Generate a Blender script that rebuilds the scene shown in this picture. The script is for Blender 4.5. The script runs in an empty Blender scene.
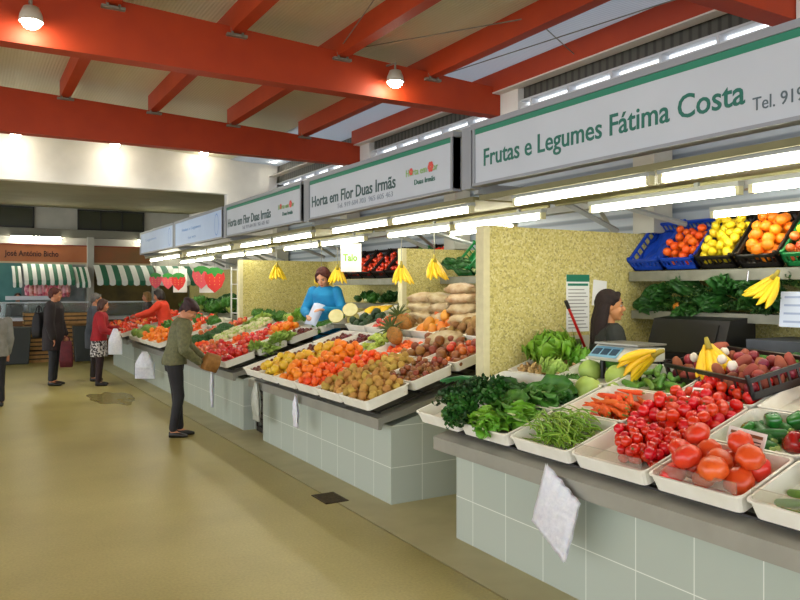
import bpy, bmesh, math, random
from math import sin, cos, pi, radians as R
from mathutils import Vector, Matrix, Euler
from mathutils import noise as NZ
random.seed(7)
sc = bpy.context.scene
# ---------------------------------------------------------------- camera, light, exposure
cam = bpy.data.objects.new('camera', bpy.data.cameras.new('camera'))
sc.collection.objects.link(cam); sc.camera = cam
cam.location = (0, 0, 1.7); cam.rotation_euler = (R(90), 0, R(-30.5))
cam.data.sensor_width = 36; cam.data.lens = 36 * 737 / 800
cam.data.shift_y = -10 / 800; cam.data.clip_end = 200
w = bpy.data.worlds.new('daylight'); sc.world = w; w.use_nodes = True
w.node_tree.nodes['Background'].inputs[0].default_value = (0.93, 0.96, 1.0, 1)
w.node_tree.nodes['Background'].inputs[1].default_value = 2.2
sc.view_settings.view_transform = 'Standard'; sc.view_settings.look = 'None'
sc.view_settings.gamma = 1; sc.view_settings.use_curve_mapping = False
sc.view_settings.exposure = 0.6
TUBE_W = 17.0

# ---------------------------------------------------------------- materials
def lin(c):
    if isinstance(c, str): c = [int(c[i:i+2], 16) / 255 for i in (0, 2, 4)]
    return tuple(((x + .055) / 1.055) ** 2.4 if x > .04045 else x / 12.92 for x in c) + (1,)
MATS = {}
def mat(name, col, rough=.6, col2=None, scale=20, amt=1.0, metal=0, bump=0, bscale=None, emit=0, alpha=1, rand=0, sss=0, trans=0, detail=4, coat=0):
    if name in MATS: return MATS[name]
    m = bpy.data.materials.new(name); m.use_nodes = True; MATS[name] = m
    nt = m.node_tree; N = nt.nodes; L = nt.links; b = N['Principled BSDF']
    b.inputs['Base Color'].default_value = lin(col); b.inputs['Roughness'].default_value = rough
    b.inputs['Metallic'].default_value = metal
    if coat: b.inputs['Coat Weight'].default_value = coat
    if trans: b.inputs['Transmission Weight'].default_value = trans
    if alpha < 1: b.inputs['Alpha'].default_value = alpha
    if sss: b.inputs['Subsurface Weight'].default_value = sss; b.inputs['Subsurface Radius'].default_value = (.02, .01, .005)
    if emit: b.inputs['Emission Color'].default_value = lin(col); b.inputs['Emission Strength'].default_value = emit
    tc = N.new('ShaderNodeTexCoord'); out = None
    if col2 is not None:
        n = N.new('ShaderNodeTexNoise'); n.inputs['Scale'].default_value = scale; n.inputs['Detail'].default_value = detail
        L.new(tc.outputs['Object'], n.inputs['Vector'])
        r = N.new('ShaderNodeValToRGB'); r.color_ramp.elements[0].color = lin(col); r.color_ramp.elements[1].color = lin(col2)
        r.color_ramp.elements[0].position = .5 - .18 * amt; r.color_ramp.elements[1].position = .5 + .18 * amt
        L.new(n.outputs['Fac'], r.inputs['Fac']); out = r.outputs['Color']
        L.new(out, b.inputs['Base Color'])
    if rand:
        oi = N.new('ShaderNodeObjectInfo'); h = N.new('ShaderNodeHueSaturation')
        mr = N.new('ShaderNodeMapRange'); mr.inputs['To Min'].default_value = .5 - rand * .05; mr.inputs['To Max'].default_value = .5 + rand * .05
        L.new(oi.outputs['Random'], mr.inputs['Value']); L.new(mr.outputs['Result'], h.inputs['Hue'])
        mv = N.new('ShaderNodeMapRange'); mv.inputs['To Min'].default_value = 1 - .3 * rand; mv.inputs['To Max'].default_value = 1 + .25 * rand
        ml = N.new('ShaderNodeMath'); ml.operation = 'MULTIPLY'; ml.inputs[1].default_value = 7.31
        fr = N.new('ShaderNodeMath'); fr.operation = 'FRACT'
        L.new(oi.outputs['Random'], ml.inputs[0]); L.new(ml.outputs[0], fr.inputs[0]); L.new(fr.outputs[0], mv.inputs['Value'])
        L.new(mv.outputs['Result'], h.inputs['Value'])
        if out: L.new(out, h.inputs['Color'])
        else: h.inputs['Color'].default_value = lin(col)
        L.new(h.outputs['Color'], b.inputs['Base Color'])
    if bump:
        n2 = N.new('ShaderNodeTexNoise'); n2.inputs['Scale'].default_value = bscale or scale * 3
        L.new(tc.outputs['Object'], n2.inputs['Vector'])
        bp = N.new('ShaderNodeBump'); bp.inputs['Strength'].default_value = bump; bp.inputs['Distance'].default_value = .01
        L.new(n2.outputs['Fac'], bp.inputs['Height']); L.new(bp.outputs['Normal'], b.inputs['Normal'])
    return m

def tile_mat():
    m = mat('sea_green_tiles', 'b4bdb0', .28, 'a0b3a6', 3)
    nt = m.node_tree; N = nt.nodes; L = nt.links; b = N['Principled BSDF']
    g = N.new('ShaderNodeNewGeometry'); s = N.new('ShaderNodeSeparateXYZ'); L.new(g.outputs['Position'], s.inputs[0])
    a = N.new('ShaderNodeMath'); a.operation = 'ADD'; L.new(s.outputs[0], a.inputs[0]); L.new(s.outputs[1], a.inputs[1])
    a2 = N.new('ShaderNodeMath'); a2.operation = 'SUBTRACT'; L.new(a.outputs[0], a2.inputs[0]); a2.inputs[1].default_value = 2.9 + 1.9 - .345 * 8
    c = N.new('ShaderNodeCombineXYZ'); L.new(a2.outputs[0], c.inputs[0])
    a3 = N.new('ShaderNodeMath'); a3.operation = 'ADD'; a3.inputs[1].default_value = .04; L.new(s.outputs[2], a3.inputs[0]); L.new(a3.outputs[0], c.inputs[1])
    br = N.new('ShaderNodeTexBrick'); br.offset = 0; br.squash = 1
    br.inputs['Scale'].default_value = 1; br.inputs['Brick Width'].default_value = .345; br.inputs['Row Height'].default_value = .33
    br.inputs['Mortar Size'].default_value = .003; br.inputs['Mortar Smooth'].default_value = .2
    br.inputs['Color1'].default_value = lin('b3bcb0'); br.inputs['Color2'].default_value = lin('adb7ab'); br.inputs['Mortar'].default_value = lin('e2e6dc')
    L.new(c.outputs[0], br.inputs['Vector'])
    nz = N.new('ShaderNodeTexNoise'); nz.inputs['Scale'].default_value = 5; L.new(g.outputs['Position'], nz.inputs['Vector'])
    mx = N.new('ShaderNodeMix'); mx.data_type = 'RGBA'; mx.blend_type = 'MULTIPLY'; mx.inputs[0].default_value = .25
    L.new(br.outputs['Color'], mx.inputs[6]); L.new(nz.outputs['Color'], mx.inputs[7]); L.new(br.outputs['Color'], b.inputs['Base Color'])
    return m

def floor_mat():
    m = mat('polished_concrete', '9a9062', .36)
    nt = m.node_tree; N = nt.nodes; L = nt.links; b = N['Principled BSDF']
    g = N.new('ShaderNodeNewGeometry')
    n = N.new('ShaderNodeTexNoise'); n.inputs['Scale'].default_value = .9; n.inputs['Detail'].default_value = 6
    L.new(g.outputs['Position'], n.inputs['Vector'])
    r = N.new('ShaderNodeValToRGB'); e = r.color_ramp.elements
    e[0].position = .3; e[0].color = lin('a09350'); e[1].position = .7; e[1].color = lin('bbb070')
    L.new(n.outputs['Fac'], r.inputs['Fac'])
    n2 = N.new('ShaderNodeTexNoise'); n2.inputs['Scale'].default_value = 60; L.new(g.outputs['Position'], n2.inputs['Vector'])
    mx = N.new('ShaderNodeMix'); mx.data_type = 'RGBA'; mx.blend_type = 'OVERLAY'; mx.inputs[0].default_value = .25
    L.new(r.outputs['Color'], mx.inputs[6]); L.new(n2.outputs['Fac'], mx.inputs[7])
    L.new(mx.outputs[2], b.inputs['Base Color'])
    r2 = N.new('ShaderNodeMapRange'); r2.inputs['To Min'].default_value = .28; r2.inputs['To Max'].default_value = .5
    L.new(n.outputs['Fac'], r2.inputs['Value']); L.new(r2.outputs['Result'], b.inputs['Roughness'])
    return m

def pebble_mat():
    m = mat('yellow_pebble_dash', 'b3a35c', .8)
    nt = m.node_tree; N = nt.nodes; L = nt.links; b = N['Principled BSDF']
    g = N.new('ShaderNodeNewGeometry')
    v = N.new('ShaderNodeTexVoronoi'); v.inputs['Scale'].default_value = 75; L.new(g.outputs['Position'], v.inputs['Vector'])
    r = N.new('ShaderNodeValToRGB'); e = r.color_ramp.elements
    e[0].position = 0; e[0].color = lin('a59a60'); e[1].position = 1; e[1].color = lin('ddd49a')
    k = e.new(.3); k.color = lin('c6b868'); k = e.new(.75); k.color = lin('d2c67e')
    sp = N.new('ShaderNodeSeparateColor'); L.new(v.outputs['Color'], sp.inputs[0]); L.new(sp.outputs[0], r.inputs['Fac'])
    L.new(r.outputs['Color'], b.inputs['Base Color'])
    bp = N.new('ShaderNodeBump'); bp.inputs['Strength'].default_value = .4; bp.inputs['Distance'].default_value = .004
    L.new(v.outputs['Distance'], bp.inputs['Height']); L.new(bp.outputs['Normal'], b.inputs['Normal'])
    return m

def wave_mat(name, c1, c2, scale, axis='Y', rough=.5, bump=.5):
    m = mat(name, c1, rough)
    nt = m.node_tree; N = nt.nodes; L = nt.links; b = N['Principled BSDF']
    g = N.new('ShaderNodeNewGeometry')
    wv = N.new('ShaderNodeTexWave'); wv.bands_direction = axis; wv.inputs['Scale'].default_value = scale
    L.new(g.outputs['Position'], wv.inputs['Vector'])
    r = N.new('ShaderNodeValToRGB'); r.color_ramp.elements[0].color = lin(c1); r.color_ramp.elements[1].color = lin(c2)
    r.color_ramp.elements[0].position = .1; r.color_ramp.elements[1].position = .5
    L.new(wv.outputs['Fac'], r.inputs['Fac']); L.new(r.outputs['Color'], b.inputs['Base Color'])
    bp = N.new('ShaderNodeBump'); bp.inputs['Strength'].default_value = bump; bp.inputs['Distance'].default_value = .01
    L.new(wv.outputs['Fac'], bp.inputs['Height']); L.new(bp.outputs['Normal'], b.inputs['Normal'])
    return m

TILE = tile_mat(); FLOOR = floor_mat(); PEBBLE = pebble_mat()
ORANGE = mat('orange_paint', 'b03804', .6, 'a63203', 4)
ROOF = wave_mat('corrugated_roof', 'cfcab0', 'd6d2ba', 9, 'X', .5, .25)
SIDING = wave_mat('blue_grey_siding', '6f7b88', 'a3afbc', 2.6, 'Z', .45, .6)
WHITE = mat('white_plaster', 'e4e2dc', .8, 'dad8d2', 3)
OFFW = mat('grey_plaster', 'b9b8ae', .8, 'aeada2', 3)
SOFFIT = mat('shaded_soffit', '8f8a66', .85, '827d5a', 1.5)  # olive tone carries the soffit's shade, put into its base colour
STEEL = mat('brushed_steel', 'a3a298', .4, '9b9a90', 6, metal=.6)
STEELD = mat('dull_steel', '8d8d80', .5, '7d7d70', 10, metal=.35)
GREYP = mat('grey_painted_steel', '9a9e9c', .45, '8f9391', 6)
SIGNW = mat('sign_white', 'bcc4cc', .5, 'b6bec6', 2)
SIGNB = mat('sign_pale_blue', 'b8cdea', .5, 'b0c6e4', 2)
SIGNG = mat('sign_green', '1d7a5e', .5)
FRAME = mat('sign_frame_grey', '8b9096', .4)
TXTG = mat('lettering_green', '0e6656', .5)
TXTD = mat('lettering_dark_teal', '224a4a', .5)
TXTR = mat('lettering_red', 'd1493f', .5)
TXTB = mat('lettering_blue', '7ba3d8', .5)
TXTK = mat('lettering_dark', '2a2623', .6)
OLIVEP = mat('canopy_olive_panel', '78744e', .6, '6e6a46', 5)
TUBE = mat('fluorescent_tube', 'fffbe6', .3, emit=TUBE_W)
TRAY = mat('white_tray_plastic', 'f2f0e4', .35, 'eae7d8', 8)
BLACKP = mat('black_plastic', '1d1a18', .4)
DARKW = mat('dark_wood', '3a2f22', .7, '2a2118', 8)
GUTTER = mat('gutter_iron', '2b2a1c', .6)
PALE = mat('pale_concrete_strip', 'bcb588', .5, 'ada67a', 3)
BLUEP = mat('blue_plastic', '1746b8', .35)
GREENP = mat('green_plastic', '17733a', .4)
BAG = mat('white_bag_film', 'e6e8ee', .3, 'd5d8e2', 30, bump=.8, bscale=25, sss=.2)
BAGG = mat('grey_bag_film', 'b9bcae', .35, 'a3a698', 12, bump=.8, bscale=20)
PAPER = mat('white_paper', 'eeeee8', .7)
GLASSD = mat('dark_window_glass', '3e4032', .15)
WOOD = mat('crate_wood', 'b88c50', .7, '94703c', 10)

# ---------------------------------------------------------------- mesh helpers
def link(o): sc.collection.objects.link(o); return o
def obj(name, bm, m, parent=None, smooth=False, loc=None):
    me = bpy.data.meshes.new(name)
    if isinstance(bm, bpy.types.Mesh): me = bm
    else: bm.to_mesh(me); bm.free()
    for x in (m if isinstance(m, (list, tuple)) else [m]): me.materials.append(x)
    if smooth: me.shade_smooth()
    o = link(bpy.data.objects.new(name, me))
    if parent: o.parent = parent
    if loc: o.location = loc
    return o
def tag(o, label, cat, group=None, kind=None):
    o['label'] = label; o['category'] = cat
    if group: o['group'] = group
    if kind: o['kind'] = kind
    return o
def thing(name, label, cat, loc=(0, 0, 0), rot=(0, 0, 0), group=None):
    o = link(bpy.data.objects.new(name, None)); o.location = loc; o.rotation_euler = rot; o.empty_display_size = .05
    return tag(o, label, cat, group)
def struct(name, bm, m):
    o = obj(name, bm, m); o['kind'] = 'structure'; return o
def dup(o, parent=None):
    c = o.copy(); link(c)
    if parent: c.parent = parent
    for ch in o.children: dup(ch, c)
    return c
def B(): return bmesh.new()
def box(bm, a, b, mi=0, M=None):
    x0, y0, z0 = a; x1, y1, z1 = b
    v = [bm.verts.new((M @ Vector(p)) if M else p) for p in [(x0,y0,z0),(x1,y0,z0),(x1,y1,z0),(x0,y1,z0),(x0,y0,z1),(x1,y0,z1),(x1,y1,z1),(x0,y1,z1)]]
    for f in [(0,3,2,1),(4,5,6,7),(0,1,5,4),(1,2,6,5),(2,3,7,6),(3,0,4,7)]:
        bm.faces.new([v[i] for i in f]).material_index = mi
    return bm
def bx(a, b): return box(B(), a, b)
def prism(bm, prof, y0, y1, mi=0, ax='Y'):
    P = (lambda u, w, y: (u, y, w)) if ax == 'Y' else (lambda u, w, y: (y, u, w)) if ax == 'X' else (lambda u, w, y: (u, w, y))
    a = [bm.verts.new(P(u, w, y0)) for u, w in prof]; b = [bm.verts.new(P(u, w, y1)) for u, w in prof]
    n = len(prof)
    fs = [bm.faces.new(a), bm.faces.new(b[::-1])]
    for i in range(n): fs.append(bm.faces.new([a[i], b[i], b[(i+1) % n], a[(i+1) % n]]))
    for f in fs: f.material_index = mi
    bmesh.ops.recalc_face_normals(bm, faces=fs)
    return bm
def tube(bm, pts, rad, seg=8, mi=0, cap=True, flat=1.0):
    pts = [Vector(p) for p in pts]; n = len(pts)
    rads = rad if isinstance(rad, (list, tuple)) else [rad] * n
    rings = []; t0 = (pts[1] - pts[0]).normalized()
    up = Vector((0, 0, 1)) if abs(t0.z) < .9 else Vector((1, 0, 0))
    nrm = t0.cross(up).normalized()
    for i in range(n):
        t = (pts[min(i+1, n-1)] - pts[max(i-1, 0)])
        t = t.normalized() if t.length > 1e-9 else t0
        nrm = (nrm - t * nrm.dot(t)).normalized(); bn = t.cross(nrm)
        rings.append([bm.verts.new(pts[i] + nrm * cos(2*pi*k/seg) * rads[i] + bn * sin(2*pi*k/seg) * rads[i] * flat) for k in range(seg)])
    fs = []
    for i in range(n-1):
        for k in range(seg):
            fs.append(bm.faces.new([rings[i][k], rings[i][(k+1) % seg], rings[i+1][(k+1) % seg], rings[i+1][k]]))
    if cap: fs.append(bm.faces.new(rings[0][::-1])); fs.append(bm.faces.new(rings[-1]))
    for f in fs: f.material_index = mi
    return bm
def lathe(bm, prof, seg=16, f=None, mi=0, closed=True):
    """prof: (r,z) list from bottom to top; f(theta,r,z) optional radius change"""
    rings = []
    for r, z in prof:
        if r < 1e-6: rings.append([bm.verts.new((0, 0, z))])
        else: rings.append([bm.verts.new((cos(2*pi*k/seg)*(f(2*pi*k/seg, r, z) if f else r), sin(2*pi*k/seg)*(f(2*pi*k/seg, r, z) if f else r), z)) for k in range(seg)])
    for a, b in zip(rings, rings[1:]):
        for k in range(seg):
            q = [a[k % len(a)], a[(k+1) % len(a)], b[(k+1) % len(b)], b[k % len(b)]]
            u = []
            for v in q:
                if v not in u: u.append(v)
            if len(u) > 2:
                try: bm.faces.new(u).material_index = mi
                except ValueError: pass
    return bm
def sphere(bm, c=(0,0,0), r=1, s=(1,1,1), seg=14, rings=9, mi=0, f=None, M=None):
    c = Vector(c); vs = []
    for i in range(rings+1):
        ph = pi * i / rings; row = []
        for k in range(1 if i in (0, rings) else seg):
            th = 2*pi*k/seg; d = Vector((sin(ph)*cos(th), sin(ph)*sin(th), -cos(ph)))
            q = r * (f(d) if f else 1); p = Vector((d.x*s[0]*q, d.y*s[1]*q, d.z*s[2]*q))
            if M: p = M @ p
            row.append(bm.verts.new(p + c))
        vs.append(row)
    for a, b in zip(vs, vs[1:]):
        for k in range(seg):
            u = []
            for v in (a[k % len(a)], a[(k+1) % len(a)], b[(k+1) % len(b)], b[k % len(b)]):
                if v not in u: u.append(v)
            bm.faces.new(u).material_index = mi
    return bm
def sheet(bm, fn, nu, nv, mi=0):
    g = [[bm.verts.new(fn(i/nu, j/nv)) for j in range(nv+1)] for i in range(nu+1)]
    for i in range(nu):
        for j in range(nv): bm.faces.new([g[i][j], g[i+1][j], g[i+1][j+1], g[i][j+1]]).material_index = mi
    return bm
def solid(o, t):
    m = o.modifiers.new('thickness', 'SOLIDIFY'); m.thickness = t; return o
def bevel(o, wd, seg=2):
    m = o.modifiers.new('bevel', 'BEVEL'); m.width = wd; m.segments = seg; m.limit_method = 'ANGLE'; return o
def rrect(x0, x1, y0, y1, r, z, n=3):
    out = []
    for cx, cy, a0 in ((x1-r, y1-r, 0), (x0+r, y1-r, pi/2), (x0+r, y0+r, pi), (x1-r, y0+r, 3*pi/2)):
        for k in range(n+1): a = a0 + pi/2*k/n; out.append((cx+r*cos(a), cy+r*sin(a), z))
    return out
def loops(bm, ls, cap0=True, cap1=True, mi=0):
    vs = [[bm.verts.new(p) for p in l] for l in ls]
    for a, b in zip(vs, vs[1:]):
        n = len(a)
        for k in range(n): bm.faces.new([a[k], a[(k+1) % n], b[(k+1) % n], b[k]]).material_index = mi
    if cap0: bm.faces.new(vs[0][::-1]).material_index = mi
    if cap1: bm.faces.new(vs[-1]).material_index = mi
    return bm
def text(name, body, m, parent, loc, rot, size, width=None, off=0, align='LEFT', ext=.0015):
    cu = bpy.data.curves.new(name, 'FONT'); cu.body = body; cu.size = size; cu.extrude = ext; cu.offset = off; cu.align_x = align
    cu.resolution_u = 3
    o = link(bpy.data.objects.new(name, cu)); cu.materials.append(m); o.parent = parent; o.location = loc; o.rotation_euler = rot
    bpy.context.view_layer.update()
    me = bpy.data.meshes.new_from_object(o.evaluated_get(bpy.context.evaluated_depsgraph_get()))
    if width:
        xs = [v.co.x for v in me.vertices]; d = max(xs) - min(xs)
        if d > 0: me.transform(Matrix.Scale(width / d, 4, (1, 0, 0)))
    o2 = link(bpy.data.objects.new(name + '_mesh', me)); o2.parent = parent; o2.location = loc; o2.rotation_euler = rot
    bpy.data.objects.remove(o); o2.name = name
    if not me.materials: me.materials.append(m)
    return o2
FACE = (R(90), 0, R(-90))      # writing that faces the aisle (-X)

# ================================================================ SETTING
GX = 2.56
def floor():
    struct('floor', bx((-9, -7, -.05), (GX-.008, 24, 0)), FLOOR)
    struct('floor_stall_strip', bx((GX+.008, -7, -.05), (7, 24, 0)), PALE)
    struct('trim_gutter', bx((GX-.008, -7, -.05), (GX+.008, 24, -.012)), GUTTER)
    bm = B(); x0, x1, y0, y1 = 2.46, 2.66, 5.33, 5.62
    box(bm, (x0, y0, .0), (x1, y0+.015, .006)); box(bm, (x0, y1-.015, .0), (x1, y1, .006))
    box(bm, (x0, y0, .0), (x0+.015, y1, .006)); box(bm, (x1-.015, y0, .0), (x1, y1, .006))
    for k in range(9): box(bm, (x0, y0+.03+k*.028, 0), (x1, y0+.044+k*.028, .005))
    box(bm, (x0, y0, 0), (x1, y1, .0015))
    tag(obj('drain_grate', bm, mat('rusty_iron', '3b3018', .6, '55472a', 30)), 'rusty iron drain grate over the gutter in the market floor', 'drain')
floor()
XW = 5.5
LIGHTROOF = wave_mat('translucent_roof_sheet', 'c4cad0', 'dde2e6', 9, 'Y', .5, .3)
_n = LIGHTROOF.node_tree; _t = _n.nodes.new('ShaderNodeBsdfTranslucent'); _t.inputs[0].default_value = (.5, .53, .57, 1)
_m = _n.nodes.new('ShaderNodeMixShader'); _m.inputs[0].default_value = .45; _n.links.new(_n.nodes['Principled BSDF'].outputs[0], _m.inputs[1]); _n.links.new(_t.outputs[0], _m.inputs[2]); _n.links.new(_m.outputs[0], _n.nodes['Material Output'].inputs[0])
def rz(x): return 4.08 + .045 * (XW - x)      # underside line of the roof
def setting():
    # roof sheets
    struct('ceiling', prism(B(), [(-9, rz(-9)+.17), (4.56, rz(4.56)+.17), (4.56, rz(4.56)+.22), (-9, rz(-9)+.22)], -7, 14.3), ROOF)
    struct('ceiling_light_bay', prism(B(), [(4.52, rz(4.52)+.155), (XW+.15, rz(XW)+.155), (XW+.15, rz(XW)+.165), (4.52, rz(4.52)+.165)], -7, 14.3), LIGHTROOF)
    # right wall: lower part, siding, louvre band, strip windows
    struct('wall_right', bx((XW, -3, 0), (XW+.15, 22, 2.2)), PEBBLE)
    struct('wall_right_siding', bx((XW+.02, -3, 2.2), (XW+.15, 14.3, 3.78)), SIDING)
    struct('wall_right_louvre', bx((XW+.03, -3, 3.87), (XW+.12, 14.3, 4.3)), wave_mat('dark_louvre', '3c3b36', '56554d', 3.2, 'Y', .6, .5))
    struct('wall_right_far', bx((XW, 14.3, 2.2), (XW+.15, 22, 4.3)), WHITE)
    bm = B(); box(bm, (XW-.02, -3, 3.75), (XW+.1, 14.3, 3.79)); box(bm, (XW-.02, -3, 3.86), (XW+.1, 14.3, 3.88))
    for k in range(28): box(bm, (XW-.01, -2.6+k*.6, 3.77), (XW+.1, -2.57+k*.6, 3.88))
    struct('window_1', bm, mat('window_bar_white', 'c9ccd0', .5))
    g = struct('window_2', bx((XW+.05, -3, 3.79), (XW+.056, 14.3, 3.86)), mat('strip_glass', 'ffffff', .05, trans=1.0))
    struct('trim_1', bx((XW-.17, -3, rz(XW)-.075), (XW-.03, 14.3, rz(XW)-.06)), mat('eave_white', 'd9cfc4', .5))
    # orange eave purlin + purlins
    for i, x in enumerate((-5.6, -4.48, -3.36, -2.24, -1.12, 0, 1.12, 2.24, 3.36, 4.48, XW-.1)):
        z = rz(x)
        struct('trim_purlin_%d' % (i+1), bx((x-.06, -6.5, z-.06), (x+.06, 10.6, z+.17)), ORANGE)
    # main beams
    for i, y in enumerate((3.4, 7.0, 10.6)):
        zb = 3.76 if i < 2 else 3.70
        drop = 0 if i < 2 else .05
        struct('beam_%d' % (i+1), prism(B(), [(-9, zb), (XW-.02, zb), (XW-.02, rz(XW)-drop), (-9, rz(-9)-drop)], y-.09, y+.09), ORANGE)
        struct('wall_pier_%d' % (i+1), bx((XW-.06, y-.42, 3.7), (XW+.1, y-.1, 4.12)), WHITE)
        bm = B()
        for x in (-1.12, 0, 1.12, 2.24, 3.36, 4.48):
            box(bm, (x-.1, y-.14, rz(x)-.1), (x+.1, y-.085, rz(x)-.075)); tube(bm, [(x-.05, y-.15, rz(x)-.09), (x-.05, y-.12, rz(x)-.02)], .012); tube(bm, [(x+.05, y-.15, rz(x)-.09), (x+.05, y-.12, rz(x)-.02)], .012)
        struct('trim_beam_bracket_%d' % (i+1), bm, STEELD)
    bm = B()
    for a, b in (((3.36, 7, 4.2), (4.48, 5.2, 4.2)), ((3.36, 7, 4.2), (2.6, 3.6, 4.25)), ((4.7, 7, 4.16), (5.2, 3.5, 4.12)), ((4.48, 5.2, 4.2), (5.4, 5.6, 4.1))): tube(bm, [a, b], .006, 5)
    struct('trim_roof_brace', bm, STEELD)
    # white upper wall at the end of the roof, with openings beneath
    bm = B(); box(bm, (-9, 14.3, 3.6), (XW+.15, 14.5, 4.95)); box(bm, (4.46, 14.3, 2.6), (4.97, 14.5, 3.6))
    struct('wall_upper_end', bm, WHITE)
    struct('ceiling_far', prism(B(), [(14.5, 3.6), (21.2, 3.86), (21.2, 3.95), (14.5, 3.7)], -9, 6.5, ax='X'), SOFFIT)
    # far wall
    struct('wall_far', bx((-9, 21.2, 0), (XW+.15, 21.4, 3.9)), OFFW)
    struct('trim_far_ledge', bx((-9, 20.95, 3.08), (XW, 21.2, 3.28)), mat('ledge_grey', '77766a', .7))
    for i, (x0, x1) in enumerate(((-1.9, 1.52), (2.55, 4.25))):
        n = 3 if i == 0 else 3
        bm = B(); box(bm, (x0, 21.14, 3.3), (x1, 21.2, 3.34)); box(bm, (x0, 21.14, 3.80), (x1, 21.2, 3.84))
        for k in range(n+1):
            x = x0 + (x1-x0-.04)*k/n; box(bm, (x, 21.14, 3.3), (x+.04, 21.2, 3.84))
        o = struct('window_%d' % (i+3), bm, mat('window_frame_black', '1c1c16', .5))
        p = obj('pane', bx((x0+.02, 21.17, 3.34), (x1-.02, 21.185, 3.8)), GLASSD, o)
setting()

# lamps on the roof beams
def downlight(x, y, z, lab, r=.085, e=60, group='round lamps along the orange beams', watt=18):
    t = thing('ceiling_lamp', lab, 'lamp', (x, y, z), group=group)
    obj('housing', lathe(B(), [(0, .12), (r*.7, .12), (r, .06), (r*1.12, 0), (r*1.05, .0), (r*.9, .03), (0, .03)][::-1], 18), mat('lamp_housing', 'b8b0a0', .4), t, True)
    obj('bulb', sphere(B(), (0, 0, .0), r*.92, (1, 1, .75), 14, 8), mat('lamp_glow', 'fff3dc', .3, emit=e), t, True)
    obj('bracket', tube(B(), [(0, 0, .11), (0, .0, .2), (0, .18, .22)], .012, 6), STEELD, t)
    return t
for i, (x, nm) in enumerate(((.46, 'round glowing lamp on the near orange beam, above the bare floor'), (3.9, 'round glowing lamp on the near orange beam, above the second sign board'))):
    downlight(x, 6.72, 3.89, nm)
for x, nm in ((.72, 'over the long dark window'), (2.3, 'over the gap between the two dark windows'), (3.9, 'over the square dark window'), (5.3, 'in the corner above the sign boards')):
    downlight(x, 13.95, 4.3, 'round glowing lamp on the white end wall, ' + nm, e=25)
    L = bpy.data.lights.new('lamp_spot', 'SPOT'); L.energy = 30; L.color = (1, .95, .85); L.spot_size = R(120); L.spot_blend = 1; L.shadow_soft_size = .06
    o = link(bpy.data.objects.new('lamp_spot', L)); o.location = (x, 13.7, 4.3); o.rotation_euler = (R(8), 0, 0)
for x in (-2.6, 5.0 - 9):
    pass

# ================================================================ STALL STRUCTURE
SX = 3.3
POST = [1.52, 4.60, 7.69, 10.71, 13.78, 16.83]
def sign_board(i, y0, y1, label, pale=False):
    t = thing('stall_sign', label, 'sign', (SX, y1, 2.48), group='sign boards over the stalls')
    t.location = (SX, y0, 2.48); Ln = y1 - y0
    obj('board', bx((0, 0, .02), (.07, Ln, .425)), SIGNB if pale else SIGNW, t)
    if not pale:
        obj('stripe', bx((-.003, .01, .385), (.0, Ln-.01, .425)), SIGNG, t)
    bm = B(); box(bm, (-.015, -.02, .425), (.1, Ln+.02, .465)); box(bm, (-.012, -.0, 0), (.09, Ln, .02))
    box(bm, (-.01, -.0, .02), (.08, .025, .425)); box(bm, (-.01, Ln-.025, .02), (.08, Ln, .425))
    obj('frame', bm, FRAME, t)
    return t, Ln
t, Ln = sign_board(0, 1.56, 4.51, 'long white sign board reading Frutas e Legumes Fátima Costa')
text('lettering', 'Frutas e Legumes Fátima Costa', TXTG, t, (-.002, Ln-.12, .138), FACE, .178, 2.12, .002)
text('phone_number', 'Tel. 919', mat('lettering_grey', '4f5f66', .5), t, (-.002, Ln-2.29, .09), FACE, .092, .255)
def logo(t, y, z, s=1):
    text('logo', 'Horta em Flor', mat('logo_green', '8fb86a', .5), t, (-.004, y, z), FACE, .085*s, .50*s)
    text('logo', 'Duas Irmãs', TXTG, t, (-.004, y-.14*s, z-.085*s), FACE, .065*s, .32*s)
    for yy, q in ((-.09, .8), (-.40, 1.1)):
        bm = B()
        for k in range(6): sphere(bm, (0, yy+.022*q*cos(k*pi/3), .035+.022*q*sin(k*pi/3)), .02*q, (.15, 1, 1), 8, 5)
        obj('flower_mark', bm, TXTR, t, loc=(-.004, y, z))
t, Ln = sign_board(1, 4.78, 7.60, 'white sign board reading Horta em Flor Duas Irmãs, next to the longest board')
text('lettering', 'Horta em Flor Duas Irmãs', TXTD, t, (-.002, Ln-.07, .135), FACE, .165, 1.84, .002)
text('phone_number', 'Tel. 919 684 703  965 605 463', mat('lettering_faint', '8d97a3', .5), t, (-.002, Ln-.72, .06), FACE, .07, 1.15)
logo(t, .72, .2)
t, Ln = sign_board(2, 7.82, 10.63, 'third white sign board from the camera, reading Horta em Flor Duas Irmãs')
text('lettering', 'Horta em Flor Duas Irmãs', TXTD, t, (-.002, Ln-.07, .135), FACE, .165, 1.75, .002)
text('phone_number', 'Tel. 919 684 703  965 605 463', MATS['lettering_faint'], t, (-.002, Ln-.72, .06), FACE, .07, 1.05)
logo(t, .72, .2)
t, Ln = sign_board(3, 10.82, 13.72, 'pale blue sign board beside the third white board', True)
text('lettering', 'Frutas e Legumes', TXTB, t, (-.002, Ln-.5, .25), FACE, .075, 1.2); text('lettering', 'Tel. 919', TXTB, t, (-.002, Ln-.9, .1), FACE, .05, .5)
obj('emblem', loops(B(), [[(-.003, .3+.11*cos(a*pi/12), .22+.17*sin(a*pi/12)) for a in range(24)], [(-.003, .3+.09*cos(a*pi/12), .22+.15*sin(a*pi/12)) for a in range(24)]], False, False), TXTB, t)
t, Ln = sign_board(4, 13.84, 16.78, 'pale blue sign board at the far end of the row', True)
text('lettering', 'Legumes', TXTB, t, (-.002, Ln-.5, .25), FACE, .075, 1.0)
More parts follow.
